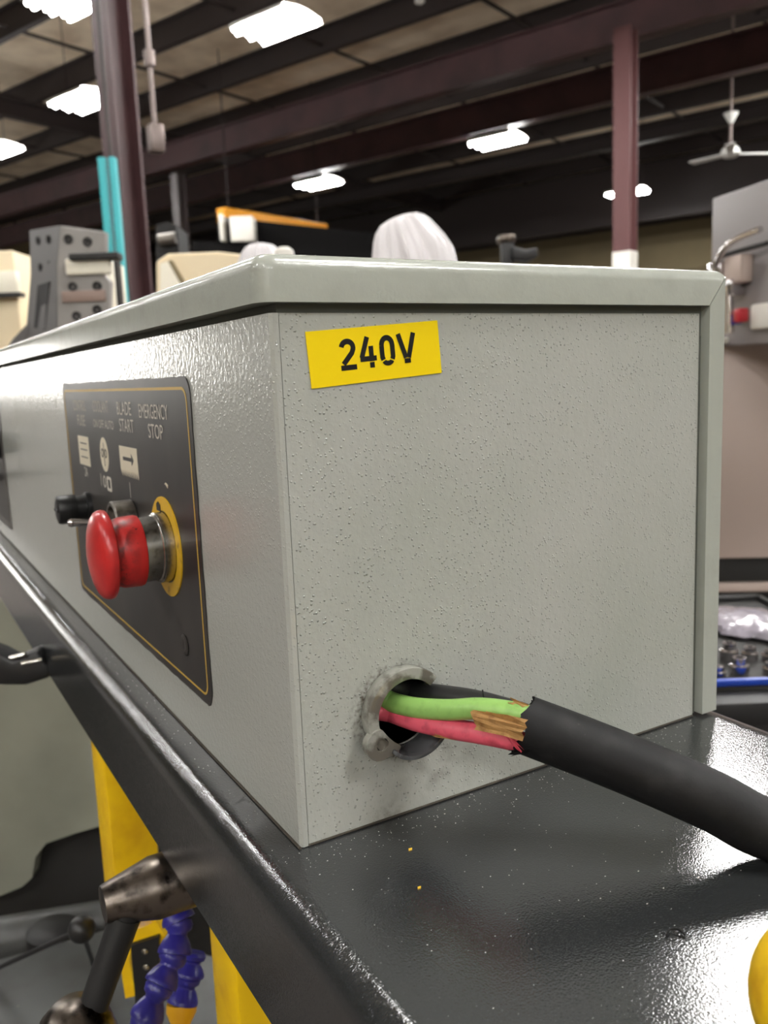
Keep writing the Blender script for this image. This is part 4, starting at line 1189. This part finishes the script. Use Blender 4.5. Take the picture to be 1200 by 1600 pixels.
# conduit and fittings on it
def cpx(px, py, out): s, z = spz(px, py); return c3(s, z, -out)
bm = new(); add_tube(bm, smooth_path([cpx(1143, 440, 0.05), cpx(1143, 415, 0.05), cpx(1158, 388, 0.05), cpx(1180, 372, 0.05), cpx(1215, 358, 0.05)], 8), 0.0085, 12); link('flexible_conduit', bm, 'chrome', cz)
bm = new(); add_tube(bm, smooth_path([cpx(1122, 430, 0.03), cpx(1128, 412, 0.03), cpx(1150, 398, 0.03), cpx(1215, 380, 0.03)], 8), 0.006, 10); link('black_hose', bm, 'black_soft', cz)
def fit(name, mt, pxa, pya, pxb, pyb, o0, o1, bev=0.006):
    sa, z1_ = spz(pxa, pya); sb, z0_ = spz(pxb, pyb); return cbox(name, mt, min(sa, sb), max(sa, sb), min(z0_, z1_), max(z0_, z1_), -o1, -o0, bev)
fit('junction_box', 'cabinet_light', 1150, 402, 1177, 440, 0.0, 0.04)
fit('fitting', 'chrome', 1128, 412, 1148, 448, 0.0, 0.05)
fit('fitting', 'chrome', 1150, 438, 1166, 462, 0.0, 0.05)
bm = new(); add_tube(bm, [cpx(1158, 455, 0.04), cpx(1160, 520, 0.04)], 0.012, 12); link('air_pipe', bm, 'chrome', cz)
fit('red_handle', 'red_paint', 1170, 482, 1181, 503, 0.02, 0.05)
fit('painted_glare', 'white_paint', 1182, 476, 1215, 512, 0.0, 0.02)  # white patch stands in for reflections on the machine glass
fit('blue_tag', 'tray_blue', 1166, 490, 1170, 506, 0.02, 0.04, 0.001)

# cart with a blue tray of metal parts
cart = vthing('parts_cart', 'dark steel cart holding a blue tray, beyond the saw arm', 'cart', 1180, 1.15)
zt_ = vw(1160, 1075, 1.05).z
xa, xb = vw(1075, 1075, 1.05).x, vw(1420, 1075, 1.05).x
link('cart_top', add_box(new(), (xa, 1.0, zt_ - 0.03), (xb, 1.5, zt_), MV, 0.003), 'black_soft', cart)
for x in (xa + 0.02, xb - 0.05):
    for y in (1.02, 1.45):
        link('leg', add_box(new(), (x, y, FLOOR_Z), (x + 0.03, y + 0.03, zt_ - 0.03), MV), 'black_soft', cart)
tray = thing('parts_tray', 'blue tray of shiny metal parts on the dark cart', 'tray', MV @ Vector(((xa + xb) / 2, 1.25, zt_)))
x0, x1, y0, y1 = xa + 0.02, xb - 0.02, 1.04, 1.44
link('tray_floor', add_box(new(), (x0, y0, zt_ + 0.0005), (x1, y1, zt_ + 0.006), MV), 'cavity_dark', tray)
for lo, hi in (((x0, y0, zt_ + 0.006), (x1, y0 + 0.008, zt_ + 0.015)), ((x0, y1 - 0.008, zt_ + 0.006), (x1, y1, zt_ + 0.015)), ((x0, y0 + 0.008, zt_ + 0.006), (x0 + 0.008, y1 - 0.008, zt_ + 0.015)), ((x1 - 0.008, y0 + 0.008, zt_ + 0.006), (x1, y1 - 0.008, zt_ + 0.015))):
    link('tray_rim', add_box(new(), lo, hi, MV, 0.002), 'tray_blue' if lo[1] < y0 + 0.004 else 'black_soft', tray)
rnd = random.Random(4)
for k in range(16):
    x, y = x0 + 0.03 + (k % 8) * 0.032 + rnd.uniform(-0.006, 0.006), y0 + 0.04 + (k // 8) * 0.055 + rnd.uniform(-0.01, 0.01)
    r_ = rnd.uniform(0.008, 0.013); h_ = rnd.uniform(0.014, 0.028)
    p = MV @ Vector((x, y, zt_ + 0.006))
    bm = add_lathe(new(), [(r_ * 0.4, 0), (r_, 0), (r_, h_ * 0.6), (r_ * 0.7, h_ * 0.66), (r_ * 0.7, h_), (r_ * 0.4, h_), (r_ * 0.4, 0)], p, (0, 0, 1), 14)
    tag(link('steel_bushing', bm, 'chrome', None, loc=p), 'small shiny stepped steel bushing standing in the blue tray on the cart', 'bushing', 'bushings in the blue tray')
pbx = MV @ Vector((x0 + 0.16, y0 + 0.235, zt_ + 0.0062))
rb = random.Random(21); phs = [rb.uniform(0, 6.28) for _ in range(5)]
bm = add_lathe(new(), [(0, 0), (0.070, 0), (0.080, 0.006), (0.074, 0.014), (0.056, 0.020), (0.034, 0.022), (0.016, 0.027), (0, 0.024)], pbx, (0, 0, 1), 40,
               wob=lambda a, h: 1 + 0.14 * math.sin(2 * a + phs[0]) + 0.07 * math.sin(7 * a + phs[1] + 90 * h) + 0.05 * math.sin(13 * a + phs[2] - 150 * h))
mat('bag_film', srgb(150, 144, 154), 0.18, coat=0.5, bump=[('noise', 60, 0.8, 0.004)])
tag(link('plastic_bag', bm, 'bag_film', None, loc=pbx), 'crumpled pale plastic bag lying in the blue tray behind the bushings', 'bag')
